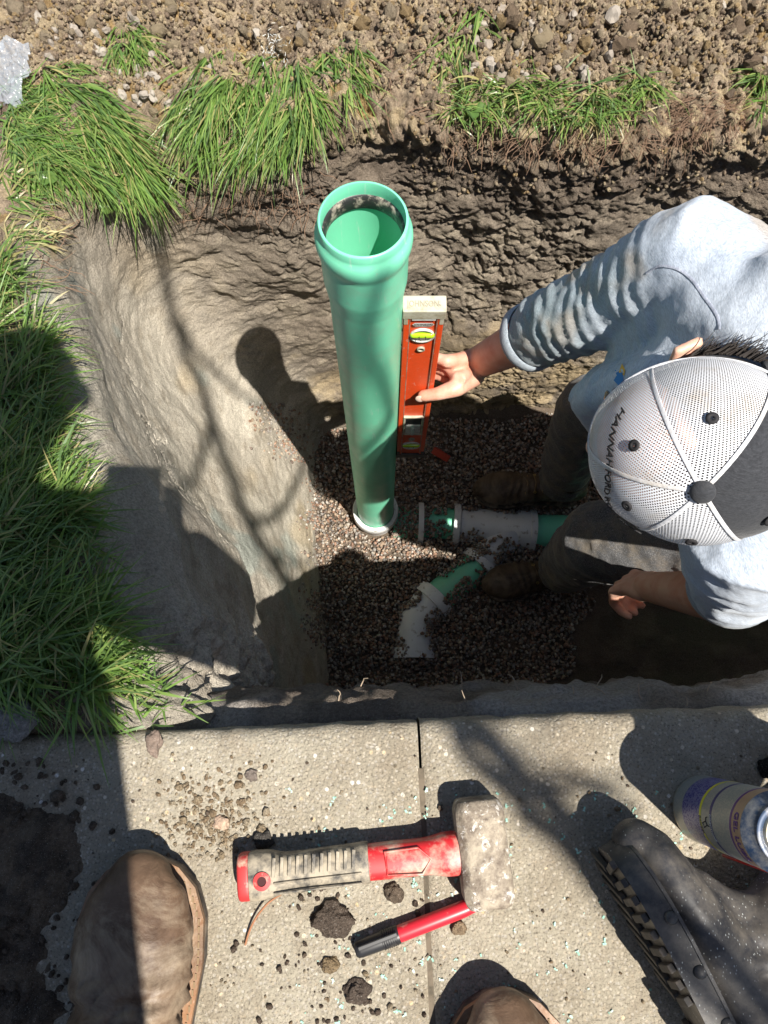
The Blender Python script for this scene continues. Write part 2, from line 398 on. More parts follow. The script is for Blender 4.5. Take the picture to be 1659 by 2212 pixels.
base = G.copy(); Nn = grid_normals(base)
if Nn[100, 100, 0] < 0: Nn = -Nn
p3 = base.copy()
backness = sstep(1.02, 1.37, np.repeat(tt[:, None], G.shape[1], 1))           # 0 on the left face, 1 on the far face
topness = np.zeros(G.shape[:2]); topness[:, nw:] = 1; topness[:, nw - 25:nw] = np.linspace(0, 1, 25)[None]
hgt = np.clip((base[..., 2] - Fz) / 1.05, 0, 1)
rough_ = np.clip(.045 + backness * (.12 + .20 * sstep(.5, .9, hgt) + .10 * sstep(.05, .4, p3[..., 0]) + topness * .4), 0, 1.0)
big = fbm(p3 * 5, 3, 3)
warp = p3 + .02 * np.stack([fbm(p3 * 25, 2, 50), fbm(p3 * 25, 2, 60), fbm(p3 * 25, 2, 70)], -1)
st = warp * np.array([1, 1, 1.25])
F1a, F2a, ida = worley(st / .055, 5); F1b, F2b, idb = worley(st / .024, 15); F1c, F2c, idc = worley(warp / .011, 25)
clodA = 1 - np.clip(F1a, 0, 1); clodB = 1 - np.clip(F1b, 0, 1); clodC = 1 - np.clip(F1c, 0, 1)
crack = np.clip(1 - (F2a - F1a) / .12, 0, 1) * sstep(-.1, .35, fbm(p3 * 6, 2, 33))
rid = 1 - np.abs(fbm(warp * np.array([15, 15, 15]), 5, 41, .65))
disp = (.022 + .010 * backness) * big + rough_ * (.012 * clodA * (ida > .45) + .008 * clodB * (.2 + idb) + .0075 * clodC * (.3 + idc) + .020 * (rid - .8) + .016 * fbm(warp * 26, 5, 43, .68) + .010 * ida + .005 * idb + .004 * idc - .016 * crack) + (.0022 + .0018 * backness) * fbm(p3 * 60, 3, 8)
tread_ = sstep(.0, .25, fbm(p3 * np.array([4, 4, 7]) + 9, 3, 77)) * backness * (1 - topness) * .012; disp += tread_
scr_ = fbm(np.stack([p3[..., 0] * 9 + p3[..., 2] * 9, p3[..., 1] * 9, (p3[..., 2] - p3[..., 0] * .45) * 70], -1), 3, 78); disp += backness * (1 - topness) * .0028 * scr_
# clods lying on the ground above
disp += topness * backness * (.018 * clodB * (idb > .35) + .010 * clodC * (idc > .4) + .03 * np.clip(fbm(p3 * 11, 3, 90), -.3, 1))
fcr = np.maximum(0, 1 - np.abs(fbm(warp * np.array([19, 19, 21]), 4, 612, .6)) * 9) * sstep(-.15, .25, fbm(p3 * 5, 2, 613)); disp -= backness * (1 - topness) * .010 * fcr
# left face: smeared by the bucket, few cracks, vertical drag marks
drag = fbm(p3 * np.array([70, 70, 4]), 2, 99); disp += (1 - backness) * (1 - topness) * (.0008 * drag - .012 * np.clip(1 - (F2a - F1a) / .05, 0, 1) * sstep(.25, .5, fbm(p3 * 4, 2, 123)))
# a step in the left face near the front
disp += (1 - backness) * (1 - topness) * .045 * sstep(-.62, -.52, p3[..., 2] + .05 * fbm(p3 * 9, 3, 5)) * sstep(.42, .25, p3[..., 1])
frontm = sstep(.16, .06, p3[..., 1]) * sstep(.75, .9, hgt + topness); disp += frontm * (.026 * fbm(p3 * 17, 4, 811, .6) + .014 * clodB * (idb > .3) + .008 * clodC)
fade = np.ones(len(dd)); fade[-12:] = np.linspace(1, 0, 12)
disp[:, nw:] *= fade[None]
G = base + Nn * disp[..., None]
ey_ = G[..., 1] - (-.0125 + G[..., 0] * .039); G[..., 2] = np.minimum(G[..., 2], -.022 + np.maximum(0, ey_) * 1.1 + (.022 * fbm(p3 * 28, 4, 801, .6) + .010 * clodB - .004) * sstep(-.02, .02, ey_))
# colours of the soil itself
n_t = fbm(p3 * 7, 4, 200); n_s = fbm(p3 * 30, 4, 210); n_y = fbm(p3 * 4.5, 3, 220)
clay = mixc((.40, .36, .295), (.50, .455, .375), sstep(-.3, .4, n_t)); clay = mixc(clay, (.42, .32, .18), sstep(.2, .5, n_y) * .45)
clay = mixc(clay, (.26, .22, .165), sstep(.1, .5, n_s) * .5)
clay = mixc(clay, (.30, .36, .33), sstep(.35, .6, fbm(p3 * np.array([9, 9, 5]), 3, 230)) * .55)
loam = mixc((.215, .178, .138), (.31, .262, .20), sstep(-.2, .4, n_s)); loam = mixc(loam, (.42, .31, .155), sstep(.05, .4, n_y + .35 * n_s) * sstep(.9, .35, hgt) * .5)
loam = mixc(loam, (.10, .082, .065), sstep(.05, .45, fbm(p3 * np.array([6, 6, 14]), 4, 240)) * .7)
tops = mixc((.27, .205, .145), (.42, .33, .23), sstep(-.2, .3, n_s)); tops = mixc(tops, (.46, .36, .22), (idb > .72) * .8); tops = mixc(tops, (.38, .25, .10), (idb < .07) * .8)
tops = mixc(tops, (.10, .07, .055), sstep(.1, .45, n_t) * .7)
leftw = sstep(1.17, .82, tt)[:, None]; topc = topness.copy(); farc = np.zeros(G.shape[1]); farc[nw:] = sstep(.015, .09, dd); topc = topc * (1 - leftw) + farc[None] * leftw
colr = mixc(clay, loam, backness); colr = mixc(colr, mixc(tops, (.15, .115, .08), np.broadcast_to(leftw, topness.shape) * .8), topc)
humus = sstep(.80, .97, hgt) * (1 - topness) * np.clip(backness + .25, 0, 1); colr = mixc(colr, (.13, .098, .075), humus * .75)

wall_me = grid_mesh('trench_wall', G, np.concatenate([np.clip(colr * 1.06, 0, .7), np.clip(.38 + backness * .47 + topness, 0, 1)[..., None]], -1).reshape(-1, 4), flip=True)
trench = kind(part('trench_wall', wall_me, M['soil']), 'structure')
bpy.context.view_layer.update()

# --- trench floor
xs = np.arange(-.42, 1.75, .006); ys = np.arange(-.12, 1.06, .006)
X, Y = np.meshgrid(xs, ys, indexing='ij')
def floor_z(X, Y):
    p = np.stack([X * 6, Y * 6, X * 0], -1)
    z = -1.315 + .016 * fbm(p, 3, 300)
    z = z + .05 * sstep(-.10, -.24, X) + .07 * sstep(.80, .93, Y) + .10 * sstep(.13, -.02, Y) + .12 * sstep(.45, .9, X) * sstep(.32, .1, Y)
    return z
Zf = floor_z(X, Y); Gf = np.stack([X, Y, Zf + .006 * fbm(np.stack([X * 50, Y * 50, X * 0], -1), 3, 310)], -1)
cf = mixc((.11, .087, .066), (.17, .13, .095), sstep(-.3, .3, fbm(Gf * 12, 3, 320)))
floor_me = grid_mesh('trench_floor', Gf, cf.reshape(-1, 3)); floor_o = kind(part('trench_floor', floor_me, M['soil']), 'structure')

# --- near trench wall under the sidewalk
ANG = .039
def edge_y(x): return -.0125 + x * ANG
xs = np.arange(-.55, 1.75, .004); vs_ = np.linspace(0, 1, 150)
X, V_ = np.meshgrid(xs, vs_, indexing='ij')
prof_v = np.array([0, .03, .07, .12, .2, .35, 1.]); prof_y = np.array([-.06, -.004, .006, .012, .010, .0, -.02]); prof_z = np.array([-.075, -.082, -.105, -.14, -.24, -.45, -1.36])
Y = edge_y(X) + np.interp(V_, prof_v, prof_y); Z = np.interp(V_, prof_v, prof_z)
Gn = np.stack([X, Y, Z], -1); Nf = grid_normals(Gn); Nf = np.where(Nf[..., 1:2] < 0, -Nf, Nf)
a1, a2, ai = worley(Gn / .05, 400); b1, b2, bi = worley(Gn / .018, 410)
dn = .024 * fbm(Gn * np.array([7, 7, 9]), 4, 420) + .014 * (1 - np.clip(a1, 0, 1)) + .007 * (1 - np.clip(b1, 0, 1)) + .014 * sstep(-.1, .4, fbm(Gn * np.array([3, 3, 5]), 2, 433))
dn *= sstep(0, .06, V_)
Gn = Gn + Nf * dn[..., None] + np.array([0, 0, 1]) * (.010 * fbm(Gn * 20, 3, 440) * sstep(0, .04, V_))[..., None]
cn = mixc((.19, .155, .125), (.30, .25, .2), sstep(-.3, .3, fbm(Gn * 25, 3, 450))); 
whit = sstep(-.02, .2, fbm(Gn * np.array([5, 5, 9]) + 4, 3, 460)) * sstep(-.30, -.2, Gn[..., 2]); cn = mixc(cn, (.50, .46, .42), whit * .8)
part('trench_wall_near', grid_mesh('trench_wall_near', Gn, cn.reshape(-1, 3)), M['soil'])['kind'] = 'structure'

# --- sidewalk: slabs with tooled joints
sidewalk = kind(bpy.data.objects.new('sidewalk', None), 'structure'); col.objects.link(sidewalk)
def slab(x0, x1, seed):
    gx = np.linspace(x0, x1, max(int((x1 - x0) / .006), 2)); n = len(gx)
    prof = [(-1.30, -.10), (-1.30, -.004), (-1.296, 0)] + [(y, 0) for y in np.linspace(-1.2, -.02, 40)] + [(-.012, -.0008), (-.006, -.0035), (-.002, -.009), (0, -.018), (.001, -.05), (0, -.095), (-.02, -.10)]
    g = np.zeros((n, len(prof), 3))
    for j, (y, z) in enumerate(prof):
        g[:, j, 0] = gx; g[:, j, 1] = y; g[:, j, 2] = z
    q = fbm(np.stack([g[..., 0] * 18, g[..., 1] * 18, g[..., 2] * 18], -1), 4, seed)
    g[..., 2] += .0012 * q * (g[..., 2] > -.05); nearE = (g[..., 1] > -.03)
    g[..., 1] += np.where(nearE, .004 * fbm(g * 35, 3, seed + 3), 0); g[..., 2] -= np.where(g[..., 1] > -.02, .003 * np.clip(fbm(g * 40, 3, seed + 9), 0, 1), 0)
    e = np.minimum(np.abs(gx - x0), np.abs(gx - x1)); g[..., 2] -= (.004 * (1 - sstep(0, .008, e)))[:, None]
    y = g[..., 1] + edge_y(g[..., 0]); x = g[..., 0] - g[..., 1] * ANG * .9
    g = np.stack([x, y, g[..., 2]], -1)
    F = grid_faces(*g.shape[:2]); V = g.reshape(-1, 3); me = mesh_np('slab', V, F)
    bm = bmesh.new(); bm.from_mesh(me); bm.edges.ensure_lookup_table()
    ends = [e_ for e_ in bm.edges if e_.is_boundary]; bmesh.ops.holes_fill(bm, edges=ends, sides=0); bmesh.ops.recalc_face_normals(bm, faces=bm.faces); bm.to_mesh(me); bm.free()
    me.polygons.foreach_set('use_smooth', [True] * len(me.polygons)); sharp(me, 40); part('slab', me, M['concrete'], sidewalk)
slab(-1.17, .0360, 500); slab(.0388, 1.25, 510); slab(-2.4, -1.176, 520); slab(1.256, 2.4, 530)
jo = MB(); jo.box((0.03, -.66, -.0505), (4.8, 1.2, .0945)); part('joint_bed', jo.mesh('joint_bed', False), plain('joint_dirt', (.15, .12, .085), .95, dirt=(.06, .05, .035), dirt_scale=60), sidewalk)

# --- surrounding ground beyond the dig
b = NB('lawn_ground'); b.set(Base_Color=b.mix((.05, .085, .02), (.11, .09, .05), b.ramp(b.noise(6, 6, .7), [(.4, 0.), (.65, 1.)])), Roughness=1.0); b.bump(b.noise(60, 6, .7), 1, .03)
def ring_sheet(name, quads, m):
    V = []; F = []
    for q in quads:
        F.append([len(V) + i for i in range(4)]); V += q
    o = part(name, mesh_np(name, V, F, False), m); o['kind'] = 'structure'; return o
R_ = 60
ring_sheet('ground', [[(-R_, 2.6, -.30), (R_, 2.6, -.30), (R_, R_, -.3), (-R_, R_, -.3)], [(-R_, -R_, -.02), (R_, -R_, -.02), (R_, -1.3, -.02), (-R_, -1.3, -.02)],
   [(-R_, -1.3, -.02), (-2.0, -1.3, -.02), (-2.0, 2.6, -.30), (-R_, 2.6, -.30)], [(1.72, -1.3, -.02), (R_, -1.3, -.02), (R_, 2.6, -.3), (1.72, 2.6, -.3)],
   [(-2.0, -1.3, -.06), (-.5, -1.3, -.06), (-.5, 0.0, -.06), (-2.0, 0.0, -.06)]], b.m)

def cast(px, py):
    o = cam.location; d = ray(px, py).normalized()
    ok, loc, nor, _ = trench.ray_cast(o, d)
    return (loc, nor) if ok else (None, None)

# ================================================================== PIPES
def pipe_axis(z): return Vector((-.0255 + .0, .577, z))
riser = thing('riser_pipe', 'upright green plastic sewer pipe with flared open socket at its top', 'pipe', (-.0255, .577, -1.30))
pc = pipe_axis(0)
rz = .062
out = [(.0535, -1.30), (.0535, -.096), (.0542, -.090), (.0570, -.062), (.0578, -.056), (.0580, -.050), (.0580, .004), (.0584, .009), (.0604, .016), (.0622, .023), (.0626, .030), (.0620, .037), (.0596, .043), (.0574, .0465), (.0566, .050), (.0562, rz - .002), (.0550, rz)]
inn = [(.0528, rz), (.0520, rz - .003), (.0520, .046), (.0520, .018), (.0518, -.055), (.0505, -.070), (.0498, -.085), (.0498, -1.30)]
mb = MB(); mb.lathe(out + inn, pc, 96, close=True); part('pipe_wall', sharp(mb.mesh('pipe_wall'), 60), M['pipe'], riser)
mb = MB(); mb.lathe([(.0521, .042), (.0505, .041), (.0484, .036), (.0478, .029), (.0488, .021), (.0500, .018), (.0521, .017)], pc, 96); part('gasket', mb.mesh('gasket'), M['gasket'], riser)

drain = thing('buried_drain_line', 'white and green drain fittings half buried in the trench gravel', 'drain line', (.25, .5, -1.31))
# hub under the riser
mb = MB(); c = Vector((-.0255, .577, 0)); mb.lathe([(.0555, -1.245), (.0665, -1.243), (.0685, -1.248), (.0685, -1.275), (.062, -1.285), (.062, -1.36), (.0555, -1.36)], c, 64, close=True)
part('hub', sharp(mb.mesh('hub'), 50), M['white_pvc'], drain)
zc = -1.326
def run(name, a, b_, r, m, flange=None, wall=.004):
    a = Vector(a); b_ = Vector(b_); d = (b_ - a); L = d.length; Mx = Matrix.Translation(a) @ d.to_track_quat('Z', 'Y').to_matrix().to_4x4()
    pr = [(r, 0), (r, L)] if not flange else [(flange, 0), (flange, .018), (flange - .003, .021), (r, .024), (r, L - .06), (flange - .004, L - .05), (flange - .004, L - .018), (flange, L - .017), (flange, L)]
    pr = pr + [(r - wall, L), (r - wall, 0)]
    m_ = MB(); m_.lathe(pr, seg=40, close=True, M=Mx); return part(name, sharp(m_.mesh(name), 40), m, drain)
run('pipe', (.03, .560, zc - .006), (.24, .553, zc - .006), .0535, M['pipe'])
mb = MB(); Mx = Matrix.Translation((.105, .555, zc)) @ Vector((1, -.03, 0)).to_track_quat('Z', 'Y').to_matrix().to_4x4(); mb.lathe([(.052, 0), (.066, 0), (.066, .016), (.052, .016)], seg=48, close=True, M=Mx); part('coupling_ring', sharp(mb.mesh('coupling_ring'), 40), M['white_pvc'], drain)
wye = run('wye_fitting', (.212, .552, zc), (.462, .530, zc), .056, M['white_pvc'], .0665)
mb = MB(); mb.tube([(.40, .535, zc), (.325, .465, zc - .004), (.290, .425, zc - .006)], [.054, .055, .056], 32, round_=False); part('wye_branch', mb.mesh('wye_branch'), M['white_pvc'], drain)
mb = MB(); d = Vector((-.035, -.04, 0)).normalized(); Mx = Matrix.Translation(Vector((.300, .435, zc - .006))) @ d.to_track_quat('Z', 'Y').to_matrix().to_4x4(); mb.lathe([(.05, 0), (.066, 0), (.066, .022), (.05, .022)], seg=40, close=True, M=Mx); part('coupling_ring', sharp(mb.mesh('coupling_ring'), 40), M['white_pvc'], drain)
run('pipe', (.462, .530, zc), (1.2, .51, zc), .0535, M['pipe'])
run('pipe', (.285, .42, zc - .006), (.14, .31, zc - .01), .0535, M['pipe'])
mb = MB(); mb.tube([(.165, .335, zc - .006), (.125, .295, zc - .006), (.098, .255, zc - .006), (.088, .21, zc - .006), (.086, .16, zc - .006)], [.056, .056, .057, .056, .056], 36, round_=False, caps=False); part('elbow', mb.mesh('elbow'), M['white_pvc'], drain)
for q, dr in (((.16, .33, zc - .006), (-.7, -.7, 0)), ((.0855, .175, zc - .006), (0, -1, 0))):
    mb = MB(); Mx = Matrix.Translation(q) @ Vector(dr).to_track_quat('Z', 'Y').to_matrix().to_4x4(); mb.lathe([(.05, 0), (.0655, 0), (.0655, .03), (.05, .03)], seg=40, close=True, M=Mx); part('coupling_ring', sharp(mb.mesh('coupling_ring'), 40), M['white_pvc'], drain)

# ================================================================== GRAVEL, STONES, CLODS
def ico(sub, seed, jit=.18, sq=(1, .8, .65)):
    bm = bmesh.new(); bmesh.ops.create_icosphere(bm, subdivisions=sub, radius=1)
    V = np.array([v.co[:] for v in bm.verts]); F = np.array([[v.index for v in f.verts] for f in bm.faces]); bm.free()
    V = V * (1 + jit * fbm(V * 1.3 + seed * 7.7, 2, seed))[:, None] * np.array(sq); return V, F
def rotm(n):
    q = RNG.normal(size=(n, 4)); q /= np.linalg.norm(q, axis=1, keepdims=True); w_, x, y, z = q.T
    return np.stack([1 - 2 * (y * y + z * z), 2 * (x * y - z * w_), 2 * (x * z + y * w_), 2 * (x * y + z * w_), 1 - 2 * (x * x + z * z), 2 * (y * z - x * w_), 2 * (x * z - y * w_), 2 * (y * z + x * w_), 1 - 2 * (x * x + y * y)], -1).reshape(-1, 3, 3)
PEB = np.array([(.42, .31, .22), (.50, .40, .30), (.36, .22, .15), (.30, .26, .22), (.55, .47, .38), (.22, .17, .14), (.45, .28, .20), (.38, .35, .32), (.58, .53, .46)])
def scatter(name, P, S, cols, sub=1, variants=6, m=None, jit=.18, sq=(1, .8, .65)):
    Vs = []; Fs = []; Cs = []; o = 0; idx = np.arange(len(P)) % variants
    for k in range(variants):
        V, F = ico(sub, k + 3, jit, sq); s_ = np.where(idx == k)[0]
        if not len(s_): continue
        R = rotm(len(s_)); W = np.einsum('nij,vj->nvi', R, V) * S[s_][:, None, None] + P[s_][:, None, :]
        Vs.append(W.reshape(-1, 3)); Fs.append((F[None] + (np.arange(len(s_)) * len(V))[:, None, None] + o).reshape(-1, 3)); Cs.append(np.repeat(cols[s_], len(V), 0)); o += len(s_) * len(V)
    return part(name, mesh_np(name, np.concatenate(Vs), np.concatenate(Fs), True, np.concatenate(Cs)), m or M['pebble'])
def seg_d(X, Y, a, b_):
    a = np.array(a); b_ = np.array(b_); d = b_ - a; t = np.clip(((X - a[0]) * d[0] + (Y - a[1]) * d[1]) / (d @ d), 0, 1)
    return np.hypot(X - a[0] - t * d[0], Y - a[1] - t * d[1])
NP = 32000
gx = RNG.uniform(-.27, .95, NP); gy = RNG.uniform(-.02, .93, NP)
gz = floor_z(gx, gy) + RNG.uniform(0, .012, NP)
# gravel lies over parts of the buried pipes
cov = fbm(np.stack([gx * 22, gy * 22, gx * 0 + 3], -1), 3, 600)
def over(d, r, zt): return np.where(d < r, zt + np.sqrt(np.clip(r * r - d * d, 0, 1)), -9)
pipes = [((.03, .560), (.24, .553), .0535, .60), ((.212, .552), (.462, .530), .058, -.06), ((.40, .535), (.29, .425), .055, .38), ((.285, .42), (.14, .31), .0535, .22), ((.165, .335), (.098, .255), .056, -.12), ((.098, .255), (.086, .16), .056, -.10)]
keep = np.ones(NP, bool)
for a, b_, r, bias in pipes:
    d = seg_d(gx, gy, a, b_); h = over(d, r, zc); on = (h > gz - .004); side = d / r
    cover = (cov * .8 + bias + (side - .6) * .9) > 0
    gz = np.where(on & cover, h + .004, gz); keep &= ~(on & ~cover)
keep &= np.hypot(gx + .0255, gy - .577) > .071
keep &= ~((gx > .62) & (seg_d(gx, gy, (.46, .53), (1.2, .51)) < .054))
edge_n = fbm(np.stack([gx * 8, gy * 8, gx * 0], -1), 3, 610)
keep &= (gx + .035 * edge_n > -.225) & (gy < .88 + .03 * edge_n) & ~(gy < .42 * sstep(.30, .78, gx) + .12 * edge_n - .05)
keep &= seg_d(gx, gy, (.46, .53), (1.2, .51)) > .05
gx, gy, gz = gx[keep], gy[keep], gz[keep]; n = len(gx)
P_ = np.stack([gx, gy, gz], -1); S_ = RNG.uniform(.0028, .0074, n) * (1 + .25 * (RNG.random(n) < .06)); pc_ = PEB[RNG.integers(0, len(PEB), n)] * RNG.uniform(.45, .95, (n, 1))
vis = (gx < .25) & (gx > -.2) & (gy > .28) & (gy < .62)
order = np.argsort(-(S_ + .02 * vis)); first, rest = order[:300], order[300:]
gravel = kind(scatter('gravel', P_[rest], S_[rest], pc_[rest]), 'stuff'); gravel['label'] = 'fine rounded pea gravel covering the trench floor'
pm = []
for k in range(9):
    V, F = ico(1, k + 40); pm.append(mesh_np('pebble', V, F, True, np.repeat(PEB[k:k + 1] * .75, len(V), 0))); pm[-1].materials.append(M['pebble'])
def piece(name, me, loc, s, parent):
    o = bpy.data.objects.new(name, me); col.objects.link(o); o.parent = parent; o.location = loc; o.scale = (s, s, s)
    o.rotation_euler = (random.random() * 6.3, random.random() * 6.3, random.random() * 6.3); return o
for k in first: piece('pebble', pm[k % 9], P_[k], S_[k], floor_o)

# stones and clods on the ground above the far wall
STN = np.array([(.34, .30, .255), (.29, .25, .21), (.38, .34, .29), (.42, .30, .16), (.50, .40, .26), (.34, .26, .18), (.24, .18, .13), (.30, .22, .15), (.45, .36, .25)])
sm = []
for k in range(12):
    V, F = ico(2, k + 70, .55, (1, .85, .7))
    V = V * (1 + .10 * vnoise(V * 4 + k, k))[:, None]
    c_ = STN[k % 9]; sm.append(mesh_np('stone', V, F, False, np.repeat(c_[None], len(V), 0))); sm[-1].materials.append(M['clod'] if k % 9 > 2 else M['pebble'])
def pix_scatter(n, box, poly=None):
    r = []
    while len(r) < n:
        x = random.uniform(box[0], box[2]); y = random.uniform(box[1], box[3])
        if poly and not poly(x, y): continue
        l, nr = cast(x, y)
        if l is not None: r.append((l, nr))
    return r
random.seed(5)
cnt = 0
for box, n, s0, s1, pal in (((1020, 30, 1330, 170), 75, .006, .013, (0, 1, 3, 4, 8, 5)), ((0, 0, 940, 110), 70, .005, .017, (3, 4, 5, 4, 8, 8)), ((300, 100, 460, 260), 22, .006, .011, (0, 1, 2, 4)), ((70, 60, 240, 130), 12, .007, .012, (0, 1, 2)),
                            ((1080, 0, 1659, 180), 80, .005, .017, (4, 5, 4, 7, 8, 3)), ((900, 160, 1659, 330), 20, .005, .010, (5, 6, 7)), ((250, 150, 330, 240), 10, .006, .01, (0, 2))):
    for l, nr in pix_scatter(n, box):
        s = random.uniform(s0, s1) * random.uniform(.7, 1.15); k = random.choice(pal) if random.random() < .85 else random.randrange(12)
        piece('stone' if k % 9 < 3 else 'soil_clod', sm[k], l + nr * s * .35, s, trench); cnt += 1
pts = pix_scatter(4200, (0, 0, 1659, 190)) + pix_scatter(500, (880, 180, 1659, 420))
Pq = np.array([(l + nr * .002)[:] for l, nr in pts]); n = len(Pq)
crumb = kind(scatter('soil_crumbs', Pq, RNG.uniform(.002, .0065, n), STN[RNG.integers(3, 9, n)] * RNG.uniform(.7, 1.1, (n, 1)), 1, 6, M['clod'], .3), 'stuff', 'loose crumbs of brown soil on the far bank')

random.seed(77)
pts = pix_scatter(330, (535, 870, 690, 1000), lambda x, y: random.random() < math.exp(-((x - 610 - (y - 930) * .6) / 40) ** 2))
Pq = np.array([(l + nr * .001)[:] for l, nr in pts]); n = len(Pq)
kind(scatter('wall_pebbles', Pq, RNG.uniform(.003, .0065, n), PEB[RNG.integers(0, len(PEB), n)] * RNG.uniform(.55, .9, (n, 1))), 'stuff', 'patch of reddish gravel stuck to the left trench face')
pts = pix_scatter(520, (640, 985, 715, 1400), lambda x, y: random.random() < math.exp(-max(0, 697 + 14 * math.sin(y / 37) + 9 * math.sin(y / 13) - x) / 13))
Pq = np.array([(l + nr * .002)[:] for l, nr in pts]); n = len(Pq)
kind(scatter('edge_gravel', Pq, RNG.uniform(.0026, .0068, n), PEB[RNG.integers(0, len(PEB), n)] * RNG.uniform(.45, .95, (n, 1))), 'stuff', 'loose gravel climbing the foot of the left trench face')
# ================================================================== GRASS
def blades(name, roots, dirs, L, W, cols, droop, label):
    roots = np.asarray(roots); dirs = np.asarray(dirs); n = len(roots); S = 5
    dirs = dirs / np.linalg.norm(dirs, axis=1, keepdims=True); side = np.cross(dirs, RNG.normal(size=(n, 3)) * .5 + np.array([0, 0, 1])); side /= np.linalg.norm(side, axis=1, keepdims=True)
    V = np.zeros((n, S, 2, 3)); p = roots.copy(); d = dirs.copy()
    for k in range(S):
        t = k / (S - 1); wd = W * (1 - t ** 2.2) * (.55 + .45 * min(1, t * 3)) + .00025
        V[:, k, 0] = p - side * wd[:, None] * .5; V[:, k, 1] = p + side * wd[:, None] * .5
        d = d + np.array([0, 0, -1]) * droop[:, None] * (t + .35) / S; d /= np.linalg.norm(d, axis=1, keepdims=True); p = p + d * (L / (S - 1))[:, None]
    o = (np.arange(n) * S * 2)[:, None]; q = np.array([[k * 2, k * 2 + 1, k * 2 + 3, k * 2 + 2] for k in range(S - 1)])
    F = (o[:, :, None] + q[None]).reshape(-1, 4); C = np.repeat(cols, S * 2, 0)
    return kind(part(name, mesh_np(name, V.reshape(-1, 3), F, True, C), M['grass']), 'stuff', label)
GRN = np.array([(.075, .18, .035), (.10, .22, .04), (.05, .135, .04), (.14, .25, .06), (.065, .155, .055), (.19, .28, .08)])
def inpoly(poly):
    def f(x, y):
        c = False; n = len(poly)
        for i in range(n):
            x1, y1 = poly[i]; x2, y2 = poly[i - 1]
            if (y1 > y) != (y2 > y) and x < (x2 - x1) * (y - y1) / (y2 - y1 + 1e-9) + x1: c = not c
        return c
    return f
def tuft(specs):
    R = []; D = []; L = []; W_ = []; C = []; dr = []
    for poly, n, d, spread, l0, l1, lift, droop in specs:
        xs_ = [a for a, _ in poly]; ys_ = [b2 for _, b2 in poly]
        for l, nr in pix_scatter(n, (min(xs_), min(ys_), max(xs_), max(ys_)), inpoly(poly)):
            if nr.z < .05: continue
            pat = vnoise(np.array([[l.x * 22, l.y * 22, 3.]]), 9)[0]
            if pat > .28 and random.random() < .85: continue
            R.append((l - Vector((0, 0, .004)))[:]); cl = vnoise(np.array([[l.x * 9, l.y * 9, 1.]]), 5)[0]
            a = math.atan2(d[1], d[0]) + random.gauss(0, spread) + cl * .35
            D.append((cos(a), sin(a), lift * random.uniform(.4, 1.6))); L.append(random.uniform(l0 * .6, l1) * (1 - .25 * max(0, pat))); W_.append(random.uniform(.0016, .0042))
            g = GRN[random.randrange(6)] * random.uniform(.75, 1.15)
            if random.random() < .12: g = np.array((.36, .31, .14)) * random.uniform(.6, 1.1)
            C.append(g); dr.append(droop * random.uniform(.5, 1.5))
    return R, D, np.array(L), np.array(W_), np.array(C), np.array(dr)
random.seed(21)
GREEN = GRN.copy()
t_ = tuft([([(80, 140), (160, 120), (250, 230), (360, 390), (320, 420), (180, 370), (60, 340), (0, 260)], 2300, (.62, -.78), .30, .05, .14, .30, .9),
           ([(0, 180), (110, 150), (180, 370), (60, 400), (0, 380)], 1100, (.5, -.4), .9, .04, .09, .5, 1.0)])
blades('sod_grass', *t_, label='long green turf combed over the trench lip at the far left corner')
t_ = tuft([([(385, 160), (470, 95), (640, 120), (690, 200), (670, 290), (520, 330), (400, 310), (375, 230)], 2300, (.02, -1), .28, .05, .14, .38, 1.1),
           ([(640, 120), (770, 60), (790, 140), (740, 230), (690, 260)], 420, (.2, -.9), .5, .05, .11, .3, 1.0),
           ([(240, 45), (300, 40), (340, 120), (230, 110)], 260, (.15, -1), .45, .04, .09, .4, 1.)])
blades('sod_grass', *t_, label='bright green turf hanging over the far trench edge left of the pipe')
t_ = tuft([([(960, 175), (1100, 160), (1250, 185), (1400, 155), (1450, 200), (1300, 255), (1100, 265), (970, 250)], 1300, (.0, -1), 1.0, .035, .085, .7, 1.3),
           ([(940, 20), (1060, 0), (1050, 60), (990, 150), (950, 150)], 150, (-.2, -1), .4, .05, .11, .3, 1.),
           ([(1630, 150), (1659, 140), (1659, 240), (1640, 230)], 120, (-.2, -1), .8, .03, .08, .5, 1.)])
blades('sod_grass', *t_, label='ragged bright green turf strip on the far edge right of the pipe')
t_ = tuft([([(-60, 590), (0, 560), (40, 600), (75, 640), (95, 760), (110, 900), (135, 1050), (185, 1110), (215, 1250), (235, 1400), (200, 1510), (100, 1550), (-60, 1520)], 5200, (.8, -.05), .95, .05, .115, .75, .9),
           ([(225, 1400), (300, 1470), (420, 1530), (440, 1560), (300, 1570), (190, 1560)], 420, (.5, .3), 1.6, .02, .06, .5, 1.),
           ([(0, 380), (70, 420), (90, 520), (0, 540)], 160, (.6, -.4), .9, .03, .07, .3, 1.)])
blades('lawn_grass', *t_, label='dark green lawn grass along the left edge of the trench')

